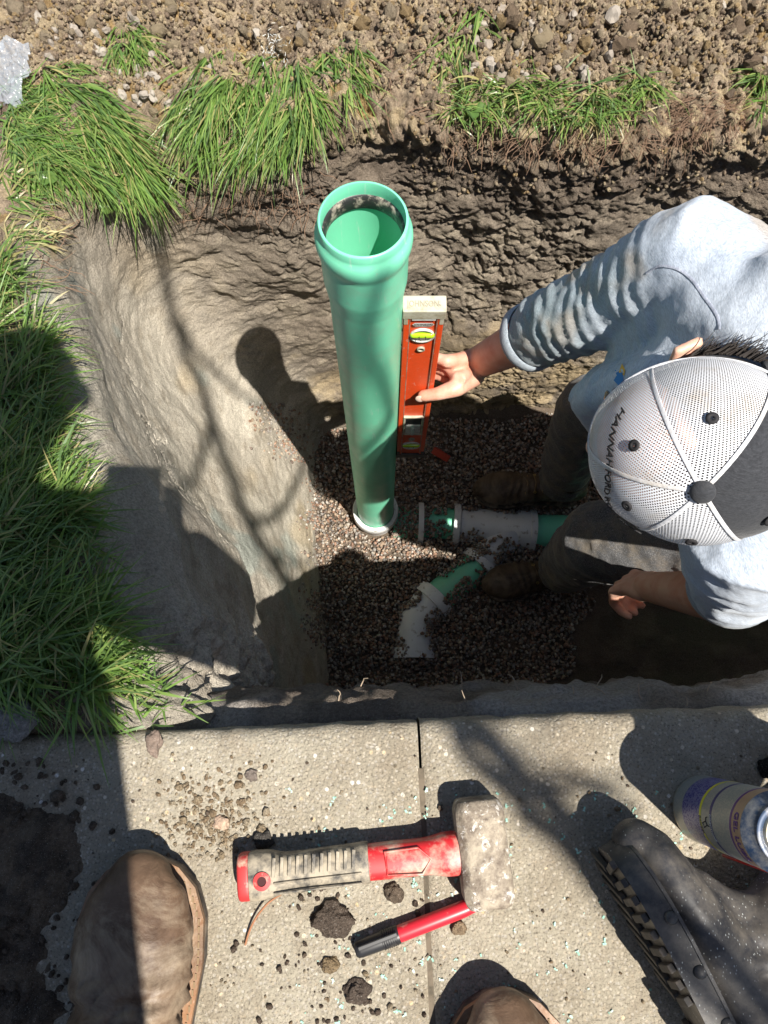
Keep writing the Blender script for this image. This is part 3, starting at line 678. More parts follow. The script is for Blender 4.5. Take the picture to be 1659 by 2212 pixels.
GRN = np.array([(.40, .33, .18), (.30, .24, .13), (.46, .40, .24), (.34, .26, .15), (.25, .19, .11), (.42, .36, .2)])
t_ = tuft([([(-60, 540), (40, 520), (120, 640), (130, 900), (200, 1110), (250, 1400), (200, 1540), (-60, 1540)], 1500, (.6, 0.), 2.5, .015, .05, .25, .6), ([(60, 150), (300, 240), (400, 390), (180, 390), (0, 330)], 500, (.6, -.7), 1.6, .02, .05, .2, .8),
           ([(380, 120), (690, 120), (680, 330), (400, 340)], 600, (0, -1), 1.6, .02, .05, .2, .8), ([(950, 170), (1450, 160), (1440, 270), (970, 270)], 500, (0, -1), 1.8, .015, .05, .3, 1.), ([(0, 370), (100, 400), (120, 540), (0, 540)], 260, (.6, -.5), 1.5, .02, .06, .2, .8)])
blades('dry_thatch', *t_, label='dry straw-coloured thatch mixed through the turf')
# ================================================================== SPIRIT LEVEL
LX0, LX1 = .0295, .0905; LY0, LY1 = .5650, .5900; LT, LB = -.128, -.752; LC = (LX0 + LX1) / 2; LYc = (LY0 + LY1) / 2
lev = thing('spirit_level', 'orange-red box spirit level held upright against the green pipe', 'spirit level', (LC, LYc, LB))
mb = MB()
for x in (LX0 + .0045, LX1 - .0045): mb.box((x, LYc, (LT + LB) / 2), (.009, .025, LT - LB - .03), bev=.0015)
part('rail', mb.mesh('rail', False), M['level_red'], lev)
mb = MB(); mb.box((LC, LYc, (LT + LB) / 2), (LX1 - LX0 - .017, .019, LT - LB - .03), bev=.001); part('web', mb.mesh('web', False), M['level_red'], lev)
mb = MB()
for x in (LX0 + .0098, LX1 - .0098): mb.box((x, LY0 + .0016, (LT + LB) / 2), (.0016, .0028, LT - LB - .04))
part('groove_line', mb.mesh('groove_line', False), M['level_edge'], lev)
for z, zz in ((LT, -1), (LB, 1)):
    mb = MB(); mb.box((LC, LYc, z + zz * .009), (LX1 - LX0 + .004, .0275, .022), bev=.002)
    for x in (LX0 + .0035, LX1 - .0035): mb.box((x, LYc, z + zz * .026), (.0065, .0265, .02), bev=.001)
    part('end_cap', mb.mesh('end_cap', False), M['beige'] if zz < 0 else M['black'], lev)
def zpos(t): return LT + (LB - LT) * t
def ring_y(cx, cz, rx, rz_, y0, y1, inner, seg=40):
    m_ = MB(); vs = []; fs = []
    for (s_, yy) in ((1, y1), (1, y0), (inner, y0), (inner, y1)):
        for k in range(seg):
            a = 2 * pi * k / seg; vs.append((cx + rx * s_ * cos(a), yy, cz + rz_ * s_ * sin(a)))
    for i in range(4):
        for k in range(seg): k2 = (k + 1) % seg; i2 = (i + 1) % 4; fs.append((i * seg + k, i * seg + k2, i2 * seg + k2, i2 * seg + k))
    m_.add(vs, fs); return m_
def disc_y(cx, cz, rx, rz_, y, seg=40):
    m_ = MB(); m_.add([(cx + rx * cos(2 * pi * k / seg), y, cz + rz_ * sin(2 * pi * k / seg)) for k in range(seg)], [tuple(range(seg))]); return m_
for t, m_in in ((.115, 'vial'), (.885, 'vial')):
    z = zpos(t); vf = part('vial_frame', ring_y(LC, z, .0195, .0195, LY0 - .0008, LY0 + .006, .86).mesh('vial_frame'), M['white_plastic'], lev)
    part('vial_back', disc_y(LC, z, .018, .018, LY0 + .0026).mesh('vial_back'), M['white_plastic'], vf)
    mb = MB(); mb.tube([(LC - .014, LY0 + .0005, z + .004), (LC + .014, LY0 + .0005, z + .004)], [.0055, .0055], 16); part('vial', mb.mesh('vial'), M['vial'], vf)
    mb = MB()
    for dx in (-.005, .005): mb.box((LC + dx, LY0 - .0052, z + .004), (.0008, .0008, .009))
    part('vial_line', mb.mesh('vial_line', False), M['ink'], vf)
for t in (.185, .825):
    part('hang_hole', ring_y(LC, zpos(t), .0065, .0065, LY0 - .0005, LY0 + .005, .62).mesh('hang_hole'), M['beige_dark'], lev)
    part('hole_dark', disc_y(LC, zpos(t), .0045, .0045, LY0 + .0024).mesh('hole_dark'), M['black'], lev)
zw = zpos(.70); mb = MB()
for x in (LC - .0185, LC + .0185): mb.box((x, LY0 + .002, zw), (.004, .008, .088), bev=.001)
for z in (zw - .044, zw + .044): mb.box((LC, LY0 + .002, z), (.041, .008, .005), bev=.001)
wf = part('window_frame', mb.mesh('window_frame', False), M['beige'], lev)
mb = MB(); mb.box((LC, LY0 + .0022, zw + .023), (.031, .002, .034)); part('window_opening', mb.mesh('window_opening', False), M['black'], wf)
mb = MB(); mb.box((LC, LY0 + .0018, zw - .018), (.031, .006, .042), bev=.0015); part('vial_block', mb.mesh('vial_block', False), M['white_plastic'], wf)
mb = MB(); mb.tube([(LC, LY0 - .002, zw - .034), (LC, LY0 - .002, zw - .002)], [.0052, .0052], 14); part('vial', mb.mesh('vial'), M['glass'], wf)
# printed badge
mb = MB(); zb = zpos(.058); mb.add([(LC - .017, LY0 - .0001, zb), (LC - .013, LY0 - .0001, zb - .005), (LC + .013, LY0 - .0001, zb - .005), (LC + .017, LY0 - .0001, zb), (LC + .013, LY0 - .0001, zb + .005), (LC - .013, LY0 - .0001, zb + .005)], [tuple(range(6))])
badge = part('badge', mb.mesh('badge'), M['white_plastic'], lev)
mb = MB(); mb.box((LC, LY0 + .0014, zpos(.033)), (.036, .004, .008), bev=.0006); part('label_plate', mb.mesh('label_plate', False), M['white_plastic'], lev)

def text_verts(body, size, extr=0.0, bold=0):
    cu = bpy.data.curves.new('t', 'FONT'); cu.body = body; cu.size = size; cu.extrude = extr; cu.align_x = 'CENTER'; cu.align_y = 'CENTER'; cu.offset = bold; cu.resolution_u = 3
    o = bpy.data.objects.new('t', cu); col.objects.link(o); dg = bpy.context.evaluated_depsgraph_get(); dg.update()
    me = bpy.data.meshes.new_from_object(o.evaluated_get(dg)); bpy.data.objects.remove(o)
    V = [v.co.copy() for v in me.vertices]; F = [tuple(p.vertices) for p in me.polygons]; bpy.data.meshes.remove(me); return V, F
def text_part(name, body, size, fn, m, parent, extr=.0004, bold=0):
    V, F = text_verts(body, size, extr, bold); me = bpy.data.meshes.new(name); me.from_pydata([fn(v) for v in V], [], F); me.update(); return part(name, me, m, parent)
capt = LT - .009 + .011
text_part('lettering', 'JOHNSON', .0125, lambda v: Vector((LC - .002 + v.x * .82, LYc + v.y * 1.15 - .001, capt + .0004 + v.z)), M['beige_dark'], lev, .0006)
text_part('lettering', 'JOHNSON', .0062, lambda v: Vector((LC + v.x, LY0 - .0006 - v.z, zb + v.y)), M['ink'], badge, .0001)
text_part('lettering', 'LEVEL', .003, lambda v: Vector((LC + .021 + v.x * .8, LYc + v.y * 1.1 - .003, capt + .0004 + v.z)), M['beige_dark'], lev, .0004)

# ================================================================== PEOPLE
def bez(a, b, c, n=6):
    a, b, c = Vector(a), Vector(b), Vector(c); return [a * (1 - t) ** 2 + b * 2 * t * (1 - t) + c * t * t for t in [i / n for i in range(n + 1)]]
def lerp(a, b, t): return Vector(a).lerp(Vector(b), t)
def limb(mb, pts, rad, seg=20):                      # smooth polyline by subdividing each span
    P, R = [], []
    for i in range(len(pts) - 1):
        for k in range(5):
            t = k / 5; P.append(lerp(pts[i], pts[i + 1], t)); ra, rb = rad[i], rad[i + 1]
            ra = ra if isinstance(ra, tuple) else (ra, ra); rb = rb if isinstance(rb, tuple) else (rb, rb)
            R.append((ra[0] * (1 - t) + rb[0] * t, ra[1] * (1 - t) + rb[1] * t))
    P.append(Vector(pts[-1])); r = rad[-1]; R.append(r if isinstance(r, tuple) else (r, r))
    mb.tube(P, R, seg)
def seg_coord(V, a, b):
    a = np.array(a); b = np.array(b); d = b - a; L = np.linalg.norm(d); d = d / L; s = (V - a) @ d; rad = V - a - s[:, None] * d
    return s, np.linalg.norm(rad, axis=1), rad, L

person = thing('person', 'person in a light blue-grey shirt and mesh cap bending over the trench, steadying the level', 'person', (.5, .5, -1.30))
RS = Vector((.395, .545, .015)); RE = at(1225, 690, -.175); RW = at(1035, 783, -.405)
LS = Vector((.425, .195, .0)); LE = at(1572, 1292, -.285); LW = at(1405, 1268, -.545)
NECK = Vector((.415, .385, .04)); HEADC = Vector((.332, .305, .050))
PEL = Vector((.83, .39, -.42)); RK = Vector((.50, .715, -.80)); LK = Vector((.485, .365, -.76)); RA = Vector((.515, .655, -1.18)); LA = Vector((.505, .39, -1.18))
axk = Vector((-.33, -.62, .71)).normalized(); fwd = Vector((-1, .0, -.05)); fwd = (fwd - axk * fwd.dot(axk)).normalized(); sidev = axk.cross(fwd) * -1   # his right (+y)
HM = Matrix((fwd, sidev, axk)).transposed()
cap_fwd, cap_side, cap_up, CM = fwd, sidev, axk, HM
CC = Vector((.333, .268, .090))
axk = Vector((-.52, -.40, .76)).normalized(); fwd = Vector((-.72, .05, -.55)); fwd = (fwd - axk * fwd.dot(axk)).normalized(); sidev = axk.cross(fwd) * -1
HM = Matrix((fwd, sidev, axk)).transposed()
def hp(f, s, u): return HEADC + Vector((.018, 0, -.004)) + fwd * f + sidev * s + axk * u
mb = MB()
mb.ell(hp(0, 0, .035), (.096, .077, .095), HM); mb.ell(hp(.045, 0, -.045), (.055, .056, .075), HM); mb.ell(hp(.075, 0, -.095), (.028, .034, .028), HM)
mb.tube([hp(.098, 0, .012), hp(.112, 0, -.018), hp(.118, 0, -.033)], [.008, .011, .014], 12)                  # nose
for s in (-1, 1):
    mb.ell(hp(.083, s * .033, .018), (.016, .022, .009), HM); mb.ell(hp(.07, s * .045, -.03), (.022, .018, .02), HM)
    e0 = hp(-.005, s * .080, -.012); mb.tube([e0 + fwd * .012 - axk * .026, e0 + fwd * -.006 - axk * .008 + sidev * s * .012, e0 - fwd * .018 + axk * .014 + sidev * s * .017, e0 + fwd * .004 + axk * .026 + sidev * s * .012, e0 + fwd * .014 + axk * .014], [.007, .007, .0065, .006, .005], 10)
    mb.ell(e0 + sidev * s * .005, (.014, .006, .02), HM)
mb.tube([hp(.094, -.018, -.062), hp(.102, 0, -.060), hp(.094, .018, -.062)], [.006, .0075, .006], 10)     # lips
limb(mb, [NECK + Vector((.05, 0, -.04)), hp(-.02, 0, -.08), hp(-.01, 0, -.02)], [.05, .056, .056])
# bare arms inside sleeves
limb(mb, [RS, RE, RW], [.04, (.043, .047), (.026, .033)]); limb(mb, [LS, LE, LW], [.04, .043, (.029, .034)])
limb(mb, [RS, LS], [.035, .035]); limb(mb, [NECK + Vector((.03, 0, -.03)), lerp(RS, LS, .5) + Vector((.2, 0, -.18))], [.05, .06])
# right hand on the level: back of hand, thumb across the face, fingers behind
def hand_pt(px, py, y): return aty(px, py, y)
MC = [Vector((.113, .603, -.355)), Vector((.115, .607, -.377)), Vector((.117, .606, -.399)), Vector((.119, .601, -.419))]
wr = RW + Vector((-.006, 0, -.004))
for k, mcp in enumerate(MC): limb(mb, [wr.lerp(RE, -.02) + Vector((0, .006 - .004 * k, .018 - .012 * k)), wr.lerp(mcp, .55) + Vector((0, .002, .003)), mcp], [(.018, .018), (.015, .016), (.0125, .013)], 12)
for k, mcp in enumerate(MC):
    L1 = (.040, .043, .041, .033)[k]; L2 = (.026, .028, .027, .021)[k]; a0 = mcp; a1 = mcp + Vector((-.012 - .01, .010, -.003)); a2 = a1 + Vector((-L1 + .006, .002, -.003)); a3 = a2 + Vector((-L2 + .004, -.003, -.002))
    a1.y = max(a1.y, .6035); a2.y = .6015; a3.y = .600
    limb(mb, [a0, a1, a2, a3], [.0115, .0098, .0088, .0072], 12)
T0 = wr + Vector((.000, -.014, -.022)); T1 = hand_pt(985, 838, .5640); T2 = hand_pt(944, 851, .5545); T3 = hand_pt(913, 855, .5560)
limb(mb, [T0, T1, T2, T3], [(.021, .019), (.0175, .016), (.0130, .0118), (.0120, .0098)], 14)
limb(mb, [wr + Vector((-.01, -.004, -.01)), T1 + Vector((.006, .010, .016)), MC[1] + Vector((.01, -.014, -.008))], [.016, .012, .010], 12)
# left hand resting on the thigh, fingers half closed
lw = LW; hd = (at(1340, 1262, -.625) - lw).normalized(); hup = Vector((.1, .1, 1)); hup = (hup - hd * hup.dot(hd)).normalized(); hs = hd.cross(hup)
for k in range(4):
    o_ = (k - 1.5) * .0195; m0 = lw + hs * o_ * .75; m1 = lw + hd * (.078 - .004 * abs(k - 1)) + hs * o_ + hup * .004
    limb(mb, [m0, lw.lerp(m1, .6) + hup * .004, m1], [.016, .0145, .0118], 12)
    l1, l2, l3 = (.038, .043, .040, .031)[k], (.024, .027, .025, .019)[k], .018
    a1 = m1 + (hd * .62 - hup * .78).normalized() * l1; a2 = a1 + (hd * -.35 - hup * .93).normalized() * l2; a3 = a2 + (hd * -.85 - hup * .5).normalized() * l3
    limb(mb, [m1, a1, a2, a3], [.0112, .0098, .0088, .0075], 12)
tb = -1 if hs.y > 0 else 1
tsd = hs if hs.y > 0 else -hs                            # thumb on the trench-centre side
limb(mb, [lw + hd * .012 + tsd * .018, lw + hd * .045 + tsd * .043 - hup * .012, lw + hd * .078 + tsd * .044 - hup * .022, lw + hd * .100 + tsd * .038 - hup * .030], [.018, .014, .0108, .0085], 12)
body_me = mb.remesh('body', .0034, 3)
body = part('body', body_me, M['skin'], person)
# thumb nail, eyes, ring
nd = (T3 - T2).normalized(); tn = Vector((0, -.85, .5)); tn = (tn - nd * tn.dot(nd)).normalized(); tside = nd.cross(tn)
mb = MB(); mb.ell(T3 + nd * .0040 + tn * .0082, (.0085, .0072, .0026), Matrix((nd, tside, tn)).transposed(), 8); part('fingernail', mb.mesh('fingernail'), M['nail'], body)
for s in (-1, 1):
    mb = MB(); mb.ell(hp(.080, s * .032, .002), (.011, .011, .011), HM, 8); part('eye', mb.mesh('eye'), M['white_plastic'], body)
m3 = lw + hd * .078 + hs * ((3 if tb > 0 else 0) - 1.5) * .0195
k_ = 2; o_ = (k_ - 1.5) * .0195; r0 = lw + hd * .074 + hs * o_ + hup * .004; rd = (hd * .62 - hup * .78).normalized()
mb = MB(); mb.lathe([(.0112, -.0025), (.0125, -.0025), (.0125, .0025), (.0112, .0025)], seg=24, close=True, M=Matrix.Translation(r0 + rd * .014) @ rd.to_track_quat('Z', 'Y').to_matrix().to_4x4())
part('ring', mb.mesh('ring'), plain('silver_ring', (.75, .74, .72), .2, 1.), person)

# shirt
mb = MB()
spine = [PEL + Vector((-.05, 0, .06)), Vector((.66, .375, -.20)), Vector((.545, .375, -.085)), Vector((.455, .372, -.025)), Vector((.405, .372, .0))]
limb(mb, spine, [(.175, .115), (.19, .122), (.205, .122), (.20, .105), (.14, .07)], 32)
limb(mb, [LS + Vector((.03, .05, .0)), NECK + Vector((.04, 0, .015)), RS + Vector((.03, -.05, .0))], [.085, .088, .085], 24)
limb(mb, [NECK + Vector((.14, .09, .0)), NECK + Vector((.05, .05, .03)), hp(-.045, .03, -.085)], [.10, .088, .068], 24)
cuffR = RE.lerp(RW, .24)
limb(mb, [RS + Vector((.05, -.06, -.01)), RS, RS.lerp(RE, .5), RE, cuffR], [.092, .082, .066, .062, .057], 24)
sl_end = LS.lerp(LE, .62)
limb(mb, [LS + Vector((.04, .05, -.01)), LS, LS.lerp(LE, .5), sl_end], [.088, .078, .068, .064], 24)
# hanging shirt front
limb(mb, [RS + Vector((-.01, -.03, -.04)), Vector((.375, .462, -.14)), Vector((.43, .43, -.25))], [.065, .055, .05], 20)
limb(mb, [Vector((.40, .42, -.02)), Vector((.385, .46, -.13)), Vector((.46, .45, -.24)), Vector((.60, .42, -.33))], [(.10, .05), (.12, .05), (.13, .05), (.13, .05)], 20)
shirt_me = mb.remesh('shirt', .0055, 5); V, Nv = get_v(shirt_me)
sA, rA, radA, LA_ = seg_coord(V, RS, RE); sB, rB, radB, LB_ = seg_coord(V, RE, RW)
ang = np.arctan2(radA[:, 2], radA[:, 1])
mA = sstep(.0, .06, sA) * (rA < .14) * sstep(LA_ + .06, LA_, sA); mB = sstep(-.05, .02, sB) * (rB < .10)
wrk = np.sin(sA * 230 + 3.5 * np.sin(ang * 1.3) + 9 * vnoise(V * 9, 3)) * (.35 + .65 * sstep(-.5, .5, vnoise(V * 16, 61))); wrk2 = np.sin(sB * 200 + 8 * vnoise(V * 11, 4) + ang) * (.3 + .7 * sstep(-.4, .5, vnoise(V * 18, 62)))
dsp = .0024 * mA * np.maximum(wrk, -.4) + .0022 * mB * np.maximum(wrk2, -.3) * sstep(.12, .0, sB)
sC, rC, radC, LC_ = seg_coord(V, LS, LE); dsp += .0026 * (rC < .13) * sstep(-.02, .08, sC) * np.maximum(np.sin(sC * 120 + 4 * vnoise(V * 10, 8)), -.3)
fold = 1 - np.abs(fbm(V @ np.array([[7, 0, 0], [3, 16, 0], [2, 0, 9]]).T * 1.0, 3, 9)); fold2 = 1 - np.abs(fbm(np.stack([V[:, 0] * 10 - V[:, 1] * 14, V[:, 1] * 6 + V[:, 2] * 4, V[:, 2] * 18], -1), 4, 19)); dsp += .007 * (fold - .82) + .007 * (fold2 - .82) * np.clip(mA + mB + (rC < .12), 0, 1) + .003 * fbm(V * 26, 3, 12)
V2 = V + Nv * dsp[:, None]; set_v(shirt_me, V2)
hea = mixc((.50, .555, .63), (.40, .46, .55), sstep(-.4, .4, fbm(V * 12, 3, 15)))
grime = np.clip(sstep(.0, .5, fbm(V * 9, 4, 18)) * .6 * (mA + mB) + mB * .45 + mA * .25, 0, 1); hea = mixc(hea, (.27, .33, .36), np.clip(grime * 1.1, 0, 1))
brn = sstep(.15, .45, fbm(V * 13 + 5, 4, 28)) * sstep(.46, .56, V[:, 1]); hea = mixc(hea, (.36, .28, .19), brn * .65)
set_col(shirt_me, hea); shirt = part('shirt', shirt_me, M['shirt'], person)
# cut the sleeve ends clean: cuffs
def cuff(name, c, d, r, wid=.016):
    m_ = MB(); m_.lathe([(r - .012, -.002), (r, -.004), (r + .0022, 0), (r + .002, wid), (r - .001, wid + .003)], seg=36, M=Matrix.Translation(c) @ Vector(d).to_track_quat('Z', 'Y').to_matrix().to_4x4()); me = m_.mesh(name); set_col(me, np.tile([[.34, .39, .44]], (len(me.vertices), 1))); return part(name, me, M['shirt'], shirt)
cuff('cuff', cuffR + (RW - RE).normalized() * .038, RE - RW, .0555); cuff('cuff', sl_end + (LE - LS).normalized() * .045, LS - LE, .060)
# shoulder seam: stitched rib following the surface
def on_surface(me, pts, off=.0015):
    o = bpy.data.objects.new('q', me); col.objects.link(o); bpy.context.view_layer.update(); r = []
    for p in pts:
        ok, l, n, _ = o.closest_point_on_mesh(p)
        r.append(l + n * off)
    bpy.data.objects.remove(o); return r
def cast_on(me, pix, off=.001):
    o = bpy.data.objects.new('q', me); col.objects.link(o); bpy.context.view_layer.update(); r = []
    for x, y in pix:
        ok, l, n, _ = o.ray_cast(cam.location, ray(x, y).normalized())
        if ok: r.append(l + n * off)
    bpy.data.objects.remove(o); return r
def spline(pts, n=8):
    r = []
    for i in range(len(pts) - 1):
        p0, p1, p2, p3 = pts[max(i - 1, 0)], pts[i], pts[i + 1], pts[min(i + 2, len(pts) - 1)]
        for k in range(n):
            t = k / n; r.append(tuple(.5 * (2 * b + (c - a) * t + (2 * a - 5 * b + 4 * c - d) * t * t + (3 * b - a - 3 * c + d) * t ** 3) for a, b, c, d in zip(p0, p1, p2, p3)))
    r.append(tuple(pts[-1])); return r
seam = cast_on(shirt_me, spline([(1395, 590), (1425, 575), (1465, 582), (1495, 605), (1520, 640), (1548, 680), (1555, 710)]), .0002)
if len(seam) > 3:
    mb = MB(); mb.tube(seam, [(.0020, .0005)] * len(seam), 8); me = mb.mesh('seam'); set_col(me, np.tile([[.33, .36, .44]], (len(me.vertices), 1))); part('seam', me, M['shirt'], shirt)

# trousers
mb = MB()
RH = PEL + Vector((0, .10, -.03)); LH = PEL + Vector((0, -.10, -.03))
limb(mb, [PEL + Vector((-.12, 0, .09)), PEL, PEL + Vector((.05, 0, -.06))], [(.165, .11), (.18, .14), (.15, .12)], 28)
limb(mb, [RH, RH.lerp(RK, .5), RK, RK.lerp(RA, .5), RA + Vector((.01, 0, .0))], [.105, .092, .078, .072, .066], 24)
limb(mb, [LH, LH.lerp(LK, .5), LK, LK.lerp(LA, .5), LA + Vector((.01, 0, .0))], [.110, .104, .092, .080, .072], 24)
tro = mb.remesh('trousers', .007, 4); V, Nv = get_v(tro)
kn = np.minimum(np.linalg.norm(V - np.array(RK), axis=1), np.linalg.norm(V - np.array(LK), axis=1)); an = np.minimum(np.linalg.norm(V - np.array(RA), axis=1), np.linalg.norm(V - np.array(LA), axis=1))
fold = 1 - np.abs(fbm(V * np.array([11, 11, 17]), 3, 31)); set_v(tro, V + Nv * (.020 * (fold - .82) + .006 * np.sin(V[:, 2] * 130 + 4 * vnoise(V * 9, 7)) * sstep(.2, .05, an))[:, None])
part('trousers', tro, M['trousers'], person)

# boots -----------------------------------------------------------
def boot(parent, heel, toe, m_up, m_sole, shaft_h=.16, L=.30, wide=.105, lace=True, lean=Vector((0, 0, 0)), name='boot', welt=None, open_top=True):
    heel = Vector(heel); d = (Vector(toe) - heel); d.z = 0; d.normalize(); sd_ = Vector((d.y, -d.x, 0)); up = Vector((0, 0, 1)); z0 = heel.z
    def P(f, s, u): return Vector((heel.x, heel.y, z0)) + d * f * L + sd_ * s + up * u
    w2 = wide / 2; m_ = MB()
    st = [(.02, .030, .055), (.12, .036, .075), (.25, .036, .080), (.42, .036, .072), (.58, .043, .060), (.72, .047, .050), (.84, .046, .044), (.93, .037, .036), (.965, .026, .028)]
    k = w2 / .0525
    m_.tube([P(f, 0, .022 + h * .5) for f, wv, h in st], [(wv * k * 1.09, h * .5 + .012) for f, wv, h in st], 24, up=up)
    m_.tube([P(.93, 0, .045), P(.80, 0, .050)], [(.036 * k, .026), (.046 * k, .034)], 20, up=up)
    sp = [P(.17, 0, .07), P(.19, 0, .11) + lean * .3, P(.17, 0, shaft_h) + lean]
    m_.tube(sp, [(.043, .052), (.044, .052), (.050, .056)], 24, up=d, round_=False)
    m_.tube([P(.30, 0, .095) + lean * .2, P(.45, 0, .075), P(.60, 0, .06)], [(.034, .022), (.036, .022), (.038, .02)], 18)
    me = m_.remesh('upper', .0045, 4); V, Nv = get_v(me); bl = np.array(heel); fl = (V - bl) @ np.array(d) / L
    V[:, 2] = np.maximum(V[:, 2], z0 + .018)
    cre = np.exp(-((fl - .60) / .13) ** 2); vly = np.maximum(0, 1 - 2.2 * np.abs(np.sin(pi * (fl * 11 + 1.6 * vnoise(V * 14, 44) + .5 * vnoise(V * 40, 45))))) ** 1.5; V = V - Nv * (.0055 * cre * vly)[:, None] - Nv * (.003 * np.maximum(0, 1 - 6 * np.abs(fbm(V * 16, 3, 46))) * sstep(.9, .6, fl))[:, None]; V = V + Nv * (.0035 * cre * np.sin(fl * 95 + 3 * vnoise(V * 18, 4)) + .0025 * fbm(V * 25, 3, 6))[:, None]; set_v(me, V)
    b_ = part(name, me, m_up, parent)
    out_ = [(0, .030), (.06, .036), (.2, .036), (.38, .034), (.55, .043), (.7, .051), (.82, .051), (.91, .043), (.97, .028), (1.0, .010)]
    def outline(g): return [(f * (L + g * 2) / L - g / L, wv * k + g) for f, wv in out_]
    def slabm(g, za, zb_):
        oo = outline(g); ring = [(f, wv) for f, wv in oo] + [(f, -wv) for f, wv in oo[::-1]]; n_ = len(ring)
        q = MB(); q.add([P(f, s, za) for f, s in ring] + [P(f, s, zb_) for f, s in ring], [tuple(range(n_)), tuple(range(n_, 2 * n_))] + [(i, (i + 1) % n_, n_ + (i + 1) % n_, n_ + i) for i in range(n_)])
        me_ = q.mesh('sole', True); sharp(me_, 40); return me_
    part('sole', slabm(.003, 0, .020), m_sole, b_)
    if welt:
        part('welt', slabm(.0045, .0195, .0265), welt, b_)
    if welt:
        for j_ in range(26):
            f_ = .45 + .55 * j_ / 25
            wv_ = np.interp(f_, [a for a, _ in out_], [b2 for _, b2 in out_]) * k + .0005
            if j_ > 22: continue
            for s_ in (-1, 1):
                qm = MB(); qm.box(P(f_, s_ * wv_, .0268), (.0016, .0052, .0012), Matrix.Rotation(math.atan2(d.y, d.x) - pi / 2, 3, 'Z'), 0); part('welt_stitch', qm.mesh('welt_stitch', False), M['lace'], b_)
    if lace:
        for q in range(4):
            f = .54 - q * .075; z = .075 + q * .012
            mq = MB(); mq.tube([P(f, -.022, z + .012), P(f - .01, 0, z + .024), P(f, .022, z + .012)], [.0028] * 3, 8); part('lace', mq.mesh('lace'), M['lace'], b_)
            for s in (-1, 1):
                me_ = MB(); me_.lathe([(.0022, 0), (.0048, 0), (.0048, .002), (.0022, .002)], seg=14, close=True, M=Matrix.Translation(P(f, s * .026, z + .012)) @ (up + sd_ * s * .8).to_track_quat('Z', 'Y').to_matrix().to_4x4()); part('eyelet', me_.mesh('eyelet'), M['brass'], b_)
    return b_, P
M['lace'] = plain('bootlace', (.22, .15, .08), .8); M['brass'] = plain('brass', (.45, .33, .14), .35, .9)
FZ = -1.298
boot(person, (.585, .640, FZ), (.285, .650, FZ), M['leather_dark'], M['sole'], .17, .30, .108)
boot(person, (.590, .405, FZ + .005), (.300, .350, FZ + .005), M['leather_dark'], M['sole'], .17, .295, .108)

# cap --------------------------------------------------------------
def cap_mesh_mat():
    b_ = NB('white_cap_mesh'); uv = b_.n('TexCoord').outputs['UV']
    mp = b_.n('Mapping', Scale=(420, 360, 1)); b_.t.links.new(uv, mp.inputs[0]); sx = b_.n('SeparateXYZ'); b_.t.links.new(mp.outputs[0], sx.inputs[0])
    row = b_.math('FLOOR', sx.outputs[1]); off = b_.math('MULTIPLY', b_.math('MODULO', row, 2.), .5)
    fx = b_.math('SUBTRACT', b_.math('FRACT', b_.math('ADD', sx.outputs[0], off)), .5); fy = b_.math('SUBTRACT', b_.math('FRACT', sx.outputs[1]), .5)
    r2 = b_.math('ADD', b_.math('MULTIPLY', fx, fx), b_.math('MULTIPLY', b_.math('MULTIPLY', fy, fy), 1.3)); hole = b_.math('LESS_THAN', r2, .105)
    c = b_.mix((.60, .61, .64), (.42, .35, .26), b_.math('MULTIPLY', b_.ramp(b_.noise(20, 7, .72), [(.50, 0.), (.70, 1.)]), .65))
    b_.set(Base_Color=c, Roughness=.8); b_.bump(r2, .4, .001)
    tr = b_.n('BsdfTransparent'); mx = b_.n('MixShader'); b_.t.links.new(hole, mx.inputs[0]); b_.t.links.new(b_.b.outputs[0], mx.inputs[1]); b_.t.links.new(tr.outputs[0], mx.inputs[2]); b_.t.links.new(mx.outputs[0], b_.out.inputs[0]); return b_.m
M['cap_mesh'] = cap_mesh_mat(); M['cap_dark'] = cloth('charcoal_cap_cloth', (.038, .04, .045), line=(.10, .10, .11), dirt=(.10, .095, .09), damt=(.6, .85), dscale=30)
M['cap_band'] = cloth('white_cap_band', (.58, .59, .62), dirt=(.42, .35, .26), damt=(.48, .7), dscale=25); M['thread'] = plain('black_thread', (.015, .014, .016), .8)
CA, CB_, CH = .110, .094, .118
def dome(phi, th, g=0.):
    s = sin(th) ** .86 if th > 0 else 0; c = cos(th); c = math.copysign(abs(c) ** 1.0, c)
    loc = Vector(((CA + g) * s * cos(phi), (CB_ + g) * s * sin(phi), (CH + g) * (c if c > 0 else c * .45)))
    return CC + CM @ loc
cap = thing('trucker_cap', 'white mesh trucker cap with charcoal front panels, worn backwards by the bending person', 'cap', CC)
TH1 = radians(104)
panels = [(30, 'cap_mesh'), (90, 'cap_mesh'), (150, 'cap_dark'), (210, 'cap_dark'), (270, 'cap_mesh'), (330, 'cap_mesh')]
for pc0, mk in panels:
    n1, n2 = 26, 34; g = np.zeros((n1, n2, 3)); uv = np.zeros((n1, n2, 2))
    for i in range(n1):
        ph = radians(pc0 - 30 + 60 * i / (n1 - 1))
        for j in range(n2):
            th = .02 + (TH1 - .02) * j / (n2 - 1); bul = .003 * cos(radians(90) * ((i / (n1 - 1)) * 2 - 1)) * sin(min(th, pi / 2)); g[i, j] = dome(ph, th, bul)
            a = ph - radians(pc0); uv[i, j] = (.105 * th * cos(a), .105 * th * sin(a))
    part('panel', grid_mesh('panel', g, None, uv.reshape(-1, 2)), M[mk], cap)
